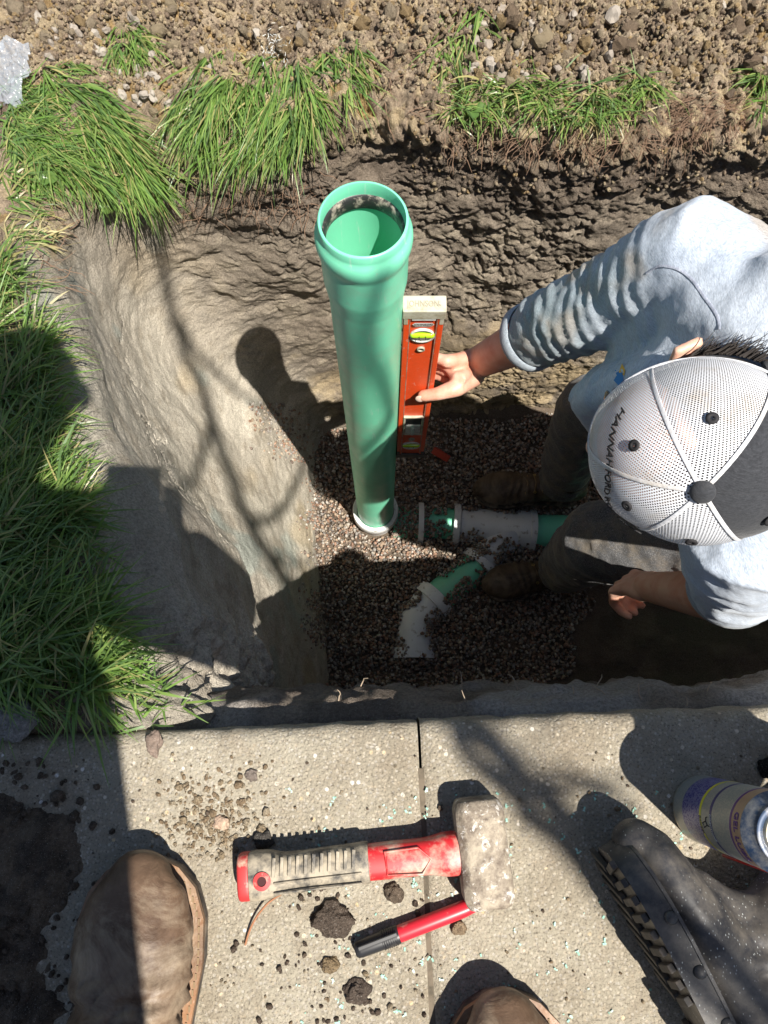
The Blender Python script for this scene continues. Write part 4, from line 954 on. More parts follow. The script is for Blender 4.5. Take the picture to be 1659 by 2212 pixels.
for pc0 in range(0, 360, 60):
    dark = pc0 == 180
    mb = MB(); mb.tube([dome(radians(pc0), .05 + (TH1 - .05) * k / 24, .0012) for k in range(25)], [(.0022 if not dark else .0010, .0003)] * 25, 8, up=cap_up); part('seam', mb.mesh('seam'), M['cap_dark' if dark else 'cap_band'], cap)
mb = MB(); n = 72; vs = []
for th, gg in ((TH1 - .17, .001), (TH1 - .165, .0034), (TH1, .0034), (TH1 + .01, .001), (TH1, -.004)):
    vs += [dome(2 * pi * k / n, th, gg) for k in range(n)]
fs = [(i * n + k, i * n + (k + 1) % n, (i + 1) * n + (k + 1) % n, (i + 1) * n + k) for i in range(4) for k in range(n)]; mb.add(vs, fs); part('band', mb.mesh('band'), M['cap_band'], cap)
mb = MB(); mb.ell(dome(0, 0, .003), (.0115, .0115, .007), CM, 10); part('button', mb.mesh('button'), M['cap_dark'], cap)
for pc0, mk in panels:
    p0 = dome(radians(pc0), radians(37), .004); p1 = dome(radians(pc0), radians(37), .02); mb = MB()
    mb.lathe([(.0018, 0), (.0055, -.0006), (.0060, .001), (.0018, .0016)], seg=20, close=True, M=Matrix.Translation(p0) @ (p1 - p0).to_track_quat('Z', 'Y').to_matrix().to_4x4()); part('eyelet', mb.mesh('eyelet'), M['thread'], cap)
# bill at the back of the head
n1, n2 = 22, 10; g = np.zeros((n1, n2, 3))
for i in range(n1):
    ph = radians(180 - 62 + 124 * i / (n1 - 1)); r0 = dome(ph, TH1 - .05, .002); ex = .072 * cos((i / (n1 - 1) - .5) * pi) ** .6
    for j in range(n2):
        q = j / (n2 - 1); g[i, j] = r0 - cap_fwd * ex * q - cap_up * (.012 * q + .03 * ((i / (n1 - 1) - .5) * 2) ** 2 * q)
me = grid_mesh('bill', g); bo = part('bill', me, M['cap_dark'], cap); sm_ = bo.modifiers.new('s', 'SOLIDIFY'); sm_.thickness = .004
# embroidered words on the mesh, running round the rim
def cap_text(v):
    ph = .56 - (v.x + .070) / .092; th = radians(np.interp(ph, [-.9, -.63, -.24, .07, .31, .52, .8], [61, 57, 46, 45, 49, 56, 63])) - v.y / .105; return dome(ph, th, .0045 + v.z)
text_part('lettering', 'HANNAH FORD ROOFING', .0138, cap_text, M['thread'], cap, .0006, .0001)

# hair --------------------------------------------------------------
def strands(name, pts_fn, n, m, parent, L0, L1, w=.0011):
    Vv = []; Ff = []
    for i in range(n):
        p, d = pts_fn(); L = random.uniform(L0, L1); s_ = d.orthogonal().normalized(); b0 = len(Vv); q = p.copy(); dd_ = d.copy()
        for k in range(4):
            ww = w * (1 - k / 3.4); Vv += [tuple(q - s_ * ww), tuple(q + s_ * ww)]; q = q + dd_ * L / 3; dd_ = (dd_ + Vector((random.gauss(0, .25), random.gauss(0, .25), random.gauss(0, .25) - .1))).normalized()
        Ff += [(b0 + k * 2, b0 + k * 2 + 1, b0 + k * 2 + 3, b0 + k * 2 + 2) for k in range(3)]
    return kind(part(name, mesh_np(name, Vv, Ff), m, parent), 'stuff')
M['hair'] = plain('dark_hair', (.018, .013, .010), .45)
mb = MB(); mb.ell(hp(-.012, 0, .030), (.092, .0825, .098), HM); mb.ell(hp(-.035, 0, -.02), (.072, .074, .05), HM); hair = part('hair', mb.remesh('hair', .005, 2), M['hair'], person)
def hp_fn():
    s = random.choice((-1, 1)); f = random.uniform(-.10, -.012); p = hp(f, s * math.sqrt(max(.0822 ** 2 * (1 - ((f + .012) / .1) ** 2), 0)), random.uniform(-.04, .03)); return p, (-fwd * .8 + sidev * s * .35 - axk * .6 + Vector((random.gauss(0, .2), 0, random.gauss(0, .2)))).normalized()
strands('hair_strands', hp_fn, 900, M['hair'], hair, .018, .04)
def beard_fn():
    s = random.choice((-1, 1)); f = random.uniform(.012, .07); return hp(f, s * (.072 - max(0, f - .03) * .45), random.uniform(-.07, .0) - f * .25), (sidev * s * .5 + fwd * .4 - axk * .7).normalized()
strands('beard', beard_fn, 700, M['hair'], hair, .008, .016)
# sunglasses on the near temple
sg = thing('sunglasses', 'sunglasses with amber lenses below the edge of the mesh cap', 'sunglasses', hp(.09, 0, 0))
for s in (-1, 1):
    mb = MB(); mb.tube([hp(.0, s * .080, -.008), hp(.05, s * .074, -.012), hp(.080, s * .064, -.016)], [.0028] * 3, 8); part('temple', mb.mesh('temple'), M['black'], sg)
mb = MB(); mb.tube([hp(.100, -.012, -.014), hp(.104, 0, -.010), hp(.100, .012, -.014)], [.0025] * 3, 8); part('bridge', mb.mesh('bridge'), M['black'], sg)
for s in (-1, 1):
    mb = MB(); mb.ell(hp(.090, s * .036, -.022), (.006, .031, .019), HM, 10); part('lens', mb.mesh('lens'), plain('amber_lens', (.22, .13, .03), .08, coat=1), sg)
# shirt print
def print_pts(pix): return cast_on(shirt_me, pix, .0012)
def patch(name, pix, m):
    r = print_pts(pix)
    if len(r) == len(pix):
        q = MB(); q.add(r, [tuple(range(len(r)))]); part(name, q.mesh(name), m, shirt)
patch('print', [(1345, 786), (1352, 800), (1350, 812), (1338, 805), (1341, 795)], plain('yellow_print', (.75, .45, .06), .8))
patch('print', [(1328, 800), (1346, 806), (1348, 822), (1338, 833), (1327, 822), (1334, 812)], plain('blue_print', (.03, .22, .55), .8))

# ================================================================== TOOLS ON THE SIDEWALK
def frame_on(a, b, z):
    a = Vector(a); b = Vector(b); a.z = b.z = z; x = (b - a).normalized(); y = Vector((0, 0, 1)).cross(x); return a, x, y, (b - a).length
# --- club hammer
A, hx, hy, HL = frame_on(at(520, 1893, .022), at(1000, 1842, .022), .024)
ham = thing('club_hammer', 'dirty club hammer with red and black grip lying on the sidewalk', 'hammer', A + hx * .14 - Vector((0, 0, .024)))
def H(l, s, u): return A + hx * l + hy * s + Vector((0, 0, u))
def loft(rings, seg=24, p=3.2):
    m_ = MB(); vs = []; fs = []
    for (l, s, ws, wu, uo) in rings:
        for k in range(seg):
            a = 2 * pi * k / seg; c_, s_ = cos(a), sin(a); vs.append(H(l, s + math.copysign(abs(c_) ** (2 / p), c_) * ws * .88, uo + math.copysign(abs(s_) ** (2 / p), s_) * wu))
    n_ = len(rings)
    for i in range(n_ - 1):
        for k in range(seg): k2 = (k + 1) % seg; fs.append((i * seg + k, i * seg + k2, (i + 1) * seg + k2, (i + 1) * seg + k))
    fs += [tuple(range(seg))[::-1], tuple((n_ - 1) * seg + k for k in range(seg))]; m_.add(vs, fs); return m_
grip_prof = [(.010, .0, .024, .015, 0), (.013, 0, .0255, .0165, 0), (.030, 0, .0245, .0165, 0), (.045, .0, .0205, .0160, 0), (.070, .001, .0195, .0160, 0), (.105, .001, .0205, .0165, 0), (.125, .001, .0215, .0165, 0), (.1285, .001, .0205, .0155, 0)]
def fine(pr, n=8):
    r = spline(pr, n); return r
M['grip'] = plain('black_rubber_grip', (.03, .029, .028), .6, dirt=(.31, .265, .195), dirt_scale=48, dirt_amt=(.38, .58)); M['red_handle'] = plain('red_handle', (.50, .016, .02), .4, dirt=(.45, .37, .28), dirt_scale=36, dirt_amt=(.44, .66))
M['red_muddy'] = plain('red_muddy', (.42, .03, .03), .5, dirt=(.45, .36, .26), dirt_scale=60, dirt_amt=(.5, .66))
mb = loft(fine(grip_prof)); grip = part('grip', sharp(mb.mesh('grip'), 40), M['grip'], ham)
mb = loft(fine([(-.001, 0, .021, .013, 0), (.001, 0, .0245, .0155, 0), (.009, 0, .0250, .0160, 0), (.0108, 0, .0235, .0145, 0)])); part('end_cap', sharp(mb.mesh('end_cap'), 40), M['red_muddy'], ham)
mb = loft(fine([(.124, .001, .0185, .0145, 0), (.150, .001, .0190, .0150, 0), (.185, .001, .0190, .0155, 0), (.205, .001, .0225, .017, 0), (.222, .001, .0225, .017, 0)])); hand_ = part('handle', sharp(mb.mesh('handle'), 40), M['red_handle'], ham)
for k in range(11):
    l = .036 + k * .0078; mb = MB(); mb.box(H(l, .008, .0172), (.0034, .018, .0030), Matrix.Rotation(math.atan2(hx.y, hx.x) - .12, 3, 'Z'), .0008); part('grip_ridge', mb.mesh('grip_ridge', False), M['grip'], grip)
for s_, wv in ((-.006, .0012), (-.015, .0012)):
    mb = MB(); mb.tube([H(.036, s_, .0166), H(.12, s_ + .001, .0170)], [wv, wv], 8); part('grip_line', mb.mesh('grip_line'), M['grip'], grip)
mb = MB(); rr = [(.145, .011), (.178, .012), (.190, .001), (.180, -.012), (.146, -.010)]; mb.tube([H(l, s_, .0155) for l, s_ in rr + rr[:1]], [.0012] * 6, 8); part('raised_panel', mb.mesh('raised_panel'), M['red_handle'], hand_)
mb = MB(); mb.lathe([(.0040, -.003), (.0085, -.003), (.0085, .0012), (.0045, .0016)], seg=24, close=True, M=Matrix.Translation(H(.024, -.003, .0168))); part('hang_hole_ring', sharp(mb.mesh('hang_hole_ring'), 40), M['red_muddy'], grip)
mb = MB(); mb.lathe([(.0001, 0), (.0050, 0)], seg=20, M=Matrix.Translation(H(.024, -.003, .0172))); part('hang_hole', mb.mesh('hang_hole'), plain('hole_dark_red', (.05, .006, .006), .8), grip)
def steel():
    b_ = NB('hammer_steel'); n = b_.noise(48, 7, .72); c = b_.mix((.34, .29, .22), (.13, .10, .075), b_.ramp(n, [(.4, 0.), (.6, 1.)]))
    c = b_.mix(c, (.62, .59, .54), b_.ramp(b_.noise(85, 8, .8, dist=.5), [(.55, 0.), (.63, 1.)])); c = b_.mix(c, (.10, .075, .06), b_.ramp(b_.noise(55, 5, .7), [(.60, 0.), (.65, 1.)]))
    b_.set(Base_Color=c, Roughness=.7, Metallic=.15); p = b_.bump(b_.noise(160, 6, .7), .6, .002); b_.bump(b_.noise(38, 5, .7), .6, .005, p); return b_.m
# head: an octagonal-section block with chamfered striking faces, across the handle
hc = H(.242, .0005, 0); hw, hh, hl = .0245, .0235, .0495
mb = MB(); rings = []
for (t, k) in ((-hl, .80), (-hl + .003, .90), (-hl + .010, 1.), (-.018, 1.0), (-.012, .985), (.012, .985), (.018, 1.0), (hl - .010, 1.), (hl - .003, .90), (hl, .80)):
    cch = .30; a_, b2 = hw * k, hh * k; oct_ = [(a_, b2 * (1 - cch)), (a_ * (1 - cch), b2), (-a_ * (1 - cch), b2), (-a_, b2 * (1 - cch)), (-a_, -b2 * (1 - cch)), (-a_ * (1 - cch), -b2), (a_ * (1 - cch), -b2), (a_, -b2 * (1 - cch))]
    rings.append([hc + hx * x_ + hy * t + Vector((0, 0, z_ + .0015)) for x_, z_ in oct_])
mb.add([p for r in rings for p in r], [(i * 8 + k, i * 8 + (k + 1) % 8, (i + 1) * 8 + (k + 1) % 8, (i + 1) * 8 + k) for i in range(9) for k in range(8)] + [tuple(range(8))[::-1], tuple(72 + k for k in range(8))])
me = mb.mesh('hammer_head', True); bm = bmesh.new(); bm.from_mesh(me); bmesh.ops.bevel(bm, geom=bm.edges[:], offset=.0016, segments=2, affect='EDGES', profile=.5); bm.to_mesh(me); bm.free(); me.polygons.foreach_set('use_smooth', [True] * len(me.polygons)); part('hammer_head', sharp(me, 30), steel(), ham)

# --- marker pen
A, hx, hy, _ = frame_on(at(772, 2052, .009), at(1035, 1950, .009), .0095)
pen = thing('marker_pen', 'red and black capped marker pen lying against the hammer head', 'marker pen', A + hx * .06 - Vector((0, 0, .009)))
def penl(name, pr, m, par=pen):
    q = MB(); q.lathe([(max(r, .0001), l) for l, r in pr], seg=28, M=Matrix.Translation(A) @ hx.to_track_quat('Z', 'Y').to_matrix().to_4x4()); return part(name, sharp(q.mesh(name), 40), m, par)
M['pen_red'] = plain('marker_red', (.58, .02, .035), .38, dirt=(.5, .4, .33), dirt_scale=50, dirt_amt=(.6, .8))
pcap = penl('pen_cap', [(-.002, 0), (-.002, .0055), (.000, .0072), (.004, .0078), (.042, .0086), (.0435, .0084), (.0438, .0070)], M['black'])
for k in range(7): penl('grip_rib', [(.026 + k * .0022, .0083), (.0265 + k * .0022, .0091), (.0275 + k * .0022, .0091), (.028 + k * .0022, .0083)], M['black'], pcap)
mb = MB(); mb.box(A + hx * .022 + Vector((0, 0, .0095)) + hy * .003, (.040, .004, .0022), Matrix.Rotation(math.atan2(hx.y, hx.x), 3, 'Z'), .0008); part('clip', mb.mesh('clip', False), M['black'], pcap)
penl('barrel', [(.043, .0076), (.046, .0079), (.112, .0077), (.120, .0068), (.126, .0058), (.135, .0052), (.1355, .0001)], M['pen_red'])

# --- standing spray can
cc = at(1521, 1748, 0); CR = .0335
can = thing('spray_can', 'upright lubricant spray can with blue text panel on the sidewalk', 'spray can', cc)
def canl(name, pr, m, par=can, seg=64):
    q = MB(); q.lathe(pr, cc, seg); return part(name, sharp(q.mesh(name), 45), m, par)
def label_mat(name, c, line, scale, amt=.55):
    b_ = NB(name); uv = b_.co(); sx = b_.n('SeparateXYZ'); b_.t.links.new(uv, sx.inputs[0])
    ln = b_.math('GREATER_THAN', b_.math('FRACT', b_.math('MULTIPLY', sx.outputs[2], scale)), .5)
    wd = b_.ramp(b_.noise(520, 1, .5), [(.44, 0.), (.48, 1.)]); f = b_.math('MULTIPLY', b_.math('MULTIPLY', ln, wd), amt)
    cc_ = b_.mix(c, line, f); cc_ = b_.mix(cc_, (.36, .32, .26), b_.math('MULTIPLY', b_.ramp(b_.noise(40, 6, .7), [(.55, 0.), (.75, 1.)]), .4))
    b_.set(Base_Color=cc_, Roughness=.35, Metallic=.25); return b_.m
silver = plain('can_silver', (.62, .60, .54), .32, .7, dirt=(.35, .3, .22), dirt_scale=40)
canl('base_rim', [(.0300, .0), (CR - .0006, .0005), (CR + .0006, .003), (CR - .0002, .0055)], silver)
canl('label_foot', [(CR, .0055), (CR, .026)], label_mat('label_grey', (.30, .31, .30), (.10, .17, .2), 420, .5))
canl('label_blue', [(CR, .026), (CR, .066)], label_mat('label_blue', (.035, .035, .22), (.42, .42, .55), 430, .65))
canl('label_stripe', [(CR + .0001, .066), (CR + .0001, .0705)], plain('label_yellow', (.62, .60, .02), .4))
canl('label_body', [(CR, .0705), (CR, .088)], label_mat('label_beige', (.36, .345, .29), (.10, .17, .2), 400, .5))
canl('label_stripe', [(CR + .0001, .088), (CR + .0001, .0925)], plain('label_navy', (.05, .04, .16), .4))
canl('label_body', [(CR, .0925), (CR, .128)], label_mat('label_beige_text', (.38, .365, .31), (.1, .19, .22), 420, .55))
canl('label_stripe', [(CR + .0001, .128), (CR + .0001, .1315)], plain('label_purple', (.12, .04, .2), .4))
canl('label_top', [(CR, .1315), (CR, .1475)], plain('label_tan', (.40, .27, .17), .4))
canl('shoulder', [(CR, .1475), (CR + .0005, .149), (CR - .0008, .151), (.0300, .1545), (.0262, .1585), (.0258, .1605), (.0240, .1612), (.0205, .1600)], plain('can_blue', (.02, .045, .10), .4, .2, dirt=(.2, .2, .2), dirt_scale=60))
canl('valve_cup', [(.0205, .1600), (.0190, .1625), (.0165, .1630), (.0150, .1590), (.0070, .1590), (.0062, .1680), (.0001, .1685)], silver)
M['purple'] = plain('purple_print', (.10, .03, .20), .5)
def can_text(z0): return lambda v: cc + Vector((-(CR + .0003 + v.z) * cos(v.x / CR + .15), -(CR + .0003 + v.z) * sin(v.x / CR + .15), z0 + v.y))
text_part('lettering', 'GEL LUBE', .0098, can_text(.1395), M['purple'], can, .00015, .0002)
text_part('lettering', 'DIRECTIONS', .0042, can_text(.0902), M['white_plastic'], can, .00015); text_part('lettering', 'DANGER', .0042, can_text(.0682), M['purple'], can, .00015)
# printed hand-and-bottle mark
mk = [[(-.006, .008), (-.002, .010), (.002, .003), (-.003, .001), (-.006, .008)], [(-.002, .010), (-.001, .014)], [(-.006, .008), (-.010, .009), (-.011, .012)]]
fnc = can_text(.0725)
for ln in mk:
    q = MB(); q.tube([fnc(Vector((a * .8, b2, 0))) for a, b2 in ln], [.0004] * len(ln), 6); part('print_mark', q.mesh('print_mark'), M['ink'], can)
straw = MB(); s0 = cc + Vector((-.005, -CR - .0025, .045)); straw.tube([s0, cc + Vector((.012, -CR - .0030, .20))], [.0016, .0016], 10); part('straw', straw.mesh('straw'), plain('red_straw', (.62, .012, .012), .35), can)

# --- black rubber boot lying on its side
rb = thing('rubber_boot', 'black rubber boot lying on its side on the sidewalk, tread showing', 'boot', (.33, -.24, 0))
toe = at(1300, 1835, .05); toe.z = 0; heelp = at(1530, 2260, .05); heelp.z = 0
ld = (toe - heelp).normalized(); RL = .268; us = Vector((0, 0, 1)).cross(ld) * -1          # us: from sole towards the shaft, along the ground
lean_ = radians(14); upz = Vector((0, 0, 1)); us2 = (us * cos(lean_) - upz * 0 + upz * -sin(lean_) * 0).normalized()
O_ = toe - ld * RL
def B(f, u, s): return O_ + ld * f * RL + us2 * u + upz * (.052 + s)            # f: heel->toe, u: up the boot, s: across (vertical in the world)
mb = MB(); st = [(.02, .034, .050), (.12, .039, .075), (.26, .039, .085), (.42, .040, .072), (.58, .046, .054), (.72, .049, .044), (.84, .047, .038), (.93, .038, .032), (.97, .026, .024)]
mb.tube([B(f, .020 + h * .5, 0) for f, wv, h in st], [(wv, h * .5 + .010) for f, wv, h in st], 28, up=us2)
mb.tube([B(.33, .05, 0), B(.40, .11, 0), B(.49, .19, .003), B(.54, .29, .006)], [(.042, .070), (.043, .066), (.047, .066), (.050, .070)], 28, up=ld, round_=False)
mb.tube([B(.50, .10, 0), B(.60, .066, 0), B(.70, .046, 0)], [(.034, .026), (.036, .022), (.040, .02)], 18)
me = mb.remesh('upper', .004, 4); V, Nv = get_v(me); fl = (V - np.array(O_)) @ np.array(ld) / RL; uu = (V - np.array(O_)) @ np.array(us2)
V = V + Nv * (.004 * np.exp(-((fl - .42) / .12) ** 2) * np.sin((fl + uu * 2) * 70) * (uu > .06) + .003 * fbm(V * 16, 3, 3))[:, None]; V[:, 2] = np.maximum(V[:, 2], .0025)
sp_ = (V - np.array(O_)) @ np.array(us2); V = V + np.where(sp_ < .014, .014 - sp_, 0)[:, None] * np.array(us2); set_v(me, V); part('upper', me, M['rubber'], rb)
out_ = [(-.01, .020), (.0, .034), (.06, .040), (.2, .040), (.38, .038), (.55, .047), (.7, .054), (.82, .053), (.91, .045), (.97, .031), (1.0, .014)]
ringo = [(f, wv) for f, wv in out_] + [(f, -wv) for f, wv in out_[::-1]]; n_ = len(ringo)
def sole_m(u0, u1, g=0, fl=1.):
    q = MB(); vs = [B(f, u0, s * fl + math.copysign(g, s)) for f, s in ringo] + [B(f, u1, s + math.copysign(g, s)) for f, s in ringo]
    q.add(vs, [tuple(range(n_)), tuple(range(n_, 2 * n_))] + [(i, (i + 1) % n_, n_ + (i + 1) % n_, n_ + i) for i in range(n_)]); return q
sl = part('sole', sharp(sole_m(.0, .022, 0, .93).mesh('sole'), 35), M['rubber'], rb)
part('foxing_band', sharp(sole_m(.0205, .0235, .0018).mesh('foxing_band'), 35), M['rubber'], rb)
for k in range(17):
    f = .03 + k * .0565
    wv = np.interp(f, [a for a, _ in out_], [b2 for _, b2 in out_]) * .93
    if wv < .018: continue
    if .34 < f < .44: continue
    for s in (-1, 1):
        a = B(f, -.0035, s * .004); e = B(min(f + .045, .985), -.0035, s * (wv - .003)); dl = (e - a); mid = (a + e) / 2; xx = dl.normalized(); zz = us2; yy = zz.cross(xx)
        q = MB(); q.box(mid, (dl.length, .0072, .0055), Matrix((xx, yy, zz)).transposed(), .001); part('tread_lug', q.mesh('tread_lug', False), M['tread'], sl)
for k, (f, u) in enumerate(((.78, .016), (.60, .016), (.42, .017), (.25, .018))):
    wv = np.interp(f, [a for a, _ in out_], [b2 for _, b2 in out_]); q = MB(); q.ell(B(f, u, wv * .99), (.006, .006, .004), None, 8); part('rubber_stud', q.mesh('rubber_stud'), M['rubber'], sl)

# ================================================================== PHOTOGRAPHER
ph = thing('person', 'person taking the photo from above, only brown leather work boots in view', 'person', (-.06, -.45, 0))
boot(ph, (-.228, -.452, .0), (-.240, -.142, .0), M['leather'], M['sole'], .17, .305, .118, True, welt=M['welt'])
boot(ph, (.135, -.570, .0), (.112, -.265, .0), M['leather'], M['sole'], .17, .305, .118, True, welt=M['welt'])
hips = Vector((-.06, -.70, .90)); chest = Vector((-.10, -.36, 1.14)); nk = Vector((-.10, -.14, 1.19)); hd_ = Vector((-.075, .005, 1.165))
mb = MB(); limb(mb, [hips + Vector((0, -.03, -.06)), hips, hips + Vector((0, .08, .05))], [(.15, .11), (.165, .12), (.16, .11)], 24)
limb(mb, [hips + Vector((-.09, 0, -.04)), Vector((-.215, -.50, .50)), Vector((-.208, -.405, .12))], [.095, .074, .064]); limb(mb, [hips + Vector((.09, 0, -.04)), Vector((.145, -.56, .50)), Vector((.135, -.51, .12))], [.095, .074, .064])
part('trousers', mb.remesh('trousers', .009, 4), M['jeans'], ph)
PHL = Vector((-.075, -.075, .755)); PHR = Vector((.02, -.085, .765))
mb = MB(); limb(mb, [hips + Vector((0, .02, .02)), chest, nk + Vector((0, -.04, -.02))], [(.165, .115), (.185, .12), (.12, .08)], 28)
SL, SR = Vector((-.285, -.19, 1.12)), Vector((.06, -.20, 1.12)); limb(mb, [SL, SR], [.075, .075])
EL, ER = Vector((-.30, -.28, .85)), Vector((.165, -.235, .80))
limb(mb, [SL, EL, EL.lerp(PHL, .75)], [.07, .055, .045]); limb(mb, [SR, ER, ER.lerp(PHR, .75)], [.07, .055, .045]); part('jacket', mb.remesh('jacket', .008, 4), M['jacket'], ph)
mb = MB(); mb.ell(hd_, (.076, .092, .098)); mb.ell(hd_ + Vector((0, .045, -.085)), (.05, .05, .05)); mb.ell(hd_ + Vector((0, .06, -.11)), (.035, .03, .035)); mb.tube([hd_ + Vector((0, .095, -.055)), hd_ + Vector((0, .10, -.075))], [.01, .013], 10)
for s in (-1, 1): mb.ell(hd_ + Vector((s * .08, 0, -.02)), (.008, .02, .03))
limb(mb, [nk + Vector((0, -.05, -.03)), hd_ + Vector((0, -.03, -.04))], [.06, .055])
for W0, E0, s in ((PHL, EL, -1), (PHR, ER, 1)):
    limb(mb, [E0.lerp(W0, .6), W0], [.036, .027]); tip = Vector((-.066, -.05, .79)) if s < 0 else Vector((.017, -.05, .795))
    for k in range(4):
        b0 = W0 + Vector((s * .004, .004 + k * .003, .004)); k1 = W0.lerp(tip, .7) + Vector((s * .012, -.02 + .018 * k, -.004)); limb(mb, [W0, k1, k1 + Vector((-s * .012, .006, .016))], [.016, .0105, .008], 10)
    limb(mb, [W0, W0 + Vector((s * -.002, .01, .03)), W0 + Vector((-s * .018, .03, .05))], [.015, .011, .008], 10)
part('body', mb.remesh('body', .0045, 3), M['skin'], ph)
mb = MB(); mb.ell(hd_ + Vector((0, -.012, .012)), (.083, .094, .1)); part('hair', mb.mesh('hair'), M['hair'], ph)
for s in (-1, 1):
    mb = MB(); mb.ell(hd_ + Vector((s * .03, .082, -.03)), (.011, .011, .011), None, 8); part('eye', mb.mesh('eye'), M['white_plastic'], ph)
fw = Vector((0, sin(TILT), -cos(TILT))); uw = Vector((0, cos(TILT), sin(TILT)))
pco = Vector(cam.location) + Vector((-.0255, 0, 0)) - uw * .062 - fw * .0075
phone = tag(part('smartphone', MB().box(pco, (.074, .156, .008), Matrix((Vector((1, 0, 0)), uw, -fw)).transposed(), .003).mesh('smartphone', False), M['black']), 'dark smartphone held by the person above the boots', 'phone')

# ================================================================== OFF-FRAME CASTERS: round seat added for its shadow, and tree
shadow_stool = thing('added_stool', 'unseen round seat on legs, added to cast the shadow by the spray can', 'shadow_stool', (.46, -.13, 0))  # invented sun blocker, sized and placed for its shadow on the sidewalk
wood = plain('shadow_stool_wood', (.32, .21, .12), .6, dirt=(.18, .12, .07), dirt_scale=14)
sc_ = Vector((.462, -.155, .36)); mb = MB(); mb.lathe([(.0001, -.016), (.062, -.016), (.069, -.008), (.069, .008), (.065, .014), (.0001, .015)], sc_, 48); part('seat', sharp(mb.mesh('seat'), 40), wood, shadow_stool)
for a, b2 in (((-.02, .05), (-.025, .12)), ((.05, .01), (.13, .04)), ((.02, -.045), (.17, -.14))):
    mb = MB(); mb.tube([sc_ + Vector((a[0], a[1], -.01)), Vector((sc_.x + b2[0], sc_.y + b2[1], .0))], [.014, .012], 14, round_=False); part('leg', mb.mesh('leg'), wood, shadow_stool)
bark = plain('bark', (.12, .095, .07), .9, dirt=(.06, .05, .04), dirt_scale=20, bump=1, bscale=60)
tree = thing('young_tree', 'bare young tree behind the photo position casting thin branch shadows', 'tree', (2.5, -2.6, 0))
def up_sun(px, py, z, h): return at(px, py, z) + SUN * (h / SUN.z)
mb = MB(); mb.tube([(2.5, -2.6, -.03), (2.48, -2.58, 1.2), (2.42, -2.5, 2.6), (2.35, -2.4, 3.8), (2.3, -2.35, 5.2)], [.10, .085, .07, .055, .025], 18); part('trunk', mb.mesh('trunk'), bark, tree)
def branch(pts, r0, r1):
    pts = spline([tuple(p) for p in pts], 6); n = len(pts); q = MB(); q.tube([Vector(p) + Vector((random.gauss(0, .004), random.gauss(0, .004), random.gauss(0, .004))) for p in pts], [r0 + (r1 - r0) * i / (n - 1) for i in range(n)], 10); part('branch', q.mesh('branch'), bark, tree)
random.seed(3)
T3_ = Vector((2.42, -2.5, 2.6))
# branch whose shade crosses the sidewalk, twigs across the left trench face
b1 = [T3_, Vector((1.8, -1.75, 2.75)), up_sun(1300, 1930, 0, 2.55), up_sun(1130, 1740, 0, 2.5), up_sun(985, 1590, 0, 2.45), up_sun(900, 1420, -.6, 2.9)]
branch(b1, .012, .006)
branch([b1[3], up_sun(1200, 1660, 0, 2.5), up_sun(1330, 1685, 0, 2.5), up_sun(1480, 1640, 0, 2.6)], .005, .004)
T4 = Vector((2.37, -2.43, 3.5))
b2_ = [T4, Vector((1.6, -1.5, 3.6)), up_sun(640, 1280, -1.1, 4.3), up_sun(520, 1120, -.9, 4.1), up_sun(455, 900, -.8, 3.9), up_sun(375, 720, -.75, 3.8), up_sun(345, 520, -.4, 3.4)]
branch(b2_, .022, .011)
branch([b2_[3], up_sun(600, 1090, -1.1, 4.2), up_sun(660, 960, -1.2, 4.3), up_sun(590, 900, -1.1, 4.2), up_sun(550, 830, -1.0, 4.1)], .014, .009)
branch([b2_[4], up_sun(400, 1050, -.7, 3.7), up_sun(350, 980, -.6, 3.6)], .012, .008)
branch([b2_[5], up_sun(430, 800, -.9, 3.9), up_sun(500, 860, -1.0, 4.0), up_sun(560, 900, -1.1, 4.1)], .012, .007)
branch([b2_[2], up_sun(720, 1130, -1.3, 4.4), up_sun(745, 1160, -1.3, 4.4)], .004, .003)
branch([b2_[3], up_sun(560, 1180, -1.0, 4.1), up_sun(650, 1210, -1.25, 4.3)], .012, .008)

# ================================================================== SMALL THINGS
def soil_pile(name, x0, x1, y0, y1, fn, c0, c1, res=.004):
    xs = np.arange(x0, x1, res); ys = np.arange(y0, y1, res); X, Y = np.meshgrid(xs, ys, indexing='ij'); p = np.stack([X, Y, X * 0], -1)
    Z = fn(X, Y, p); g = np.stack([X, Y, Z], -1); c = mixc(c0, c1, sstep(-.3, .35, fbm(p * 60, 3, 3))); return kind(part(name, grid_mesh(name, g, c.reshape(-1, 3)), M['soil']), 'stuff')
def pile1(X, Y, p):
    a1, a2, _ = worley(p / .03, 800); b1, b2, _ = worley(p / .012, 810); e = sstep(-.27, -.44, X + .07 * fbm(p * 18, 4, 820, .6)) * sstep(-.03, -.12, Y - edge_y(X) + .02 * fbm(p * 20, 2, 830))
    return -.008 + .005 * fbm(p * 45, 4, 845, .65) + e * (.014 + .020 * fbm(p * 9, 3, 840)) + e * (.016 * (1 - np.clip(a1, 0, 1)) + .008 * (1 - np.clip(b1, 0, 1)))
soil_pile('spilled_soil', -.78, -.19, -.62, -.05, pile1, (.105, .08, .06), (.20, .15, .105))['label'] = 'dark spilled soil over the left end of the sidewalk'
Pk = np.stack([RNG.normal(-.375, .04, 500), RNG.uniform(-.45, -.05, 500), np.zeros(500)], -1); Sk = RNG.uniform(.0012, .005, 500) * np.where(RNG.random(500) < .1, 2., 1.); Pk[:, 2] = Sk * .3 + .012 * sstep(-.33, -.42, Pk[:, 0])
kind(scatter('spilled_clods', Pk, Sk, np.array([(.15, .115, .085)]) * RNG.uniform(.6, 1.5, (500, 1)), 1, 6, M['clod'], .35), 'stuff', 'small dark clods scattered at the edge of the spilled soil')
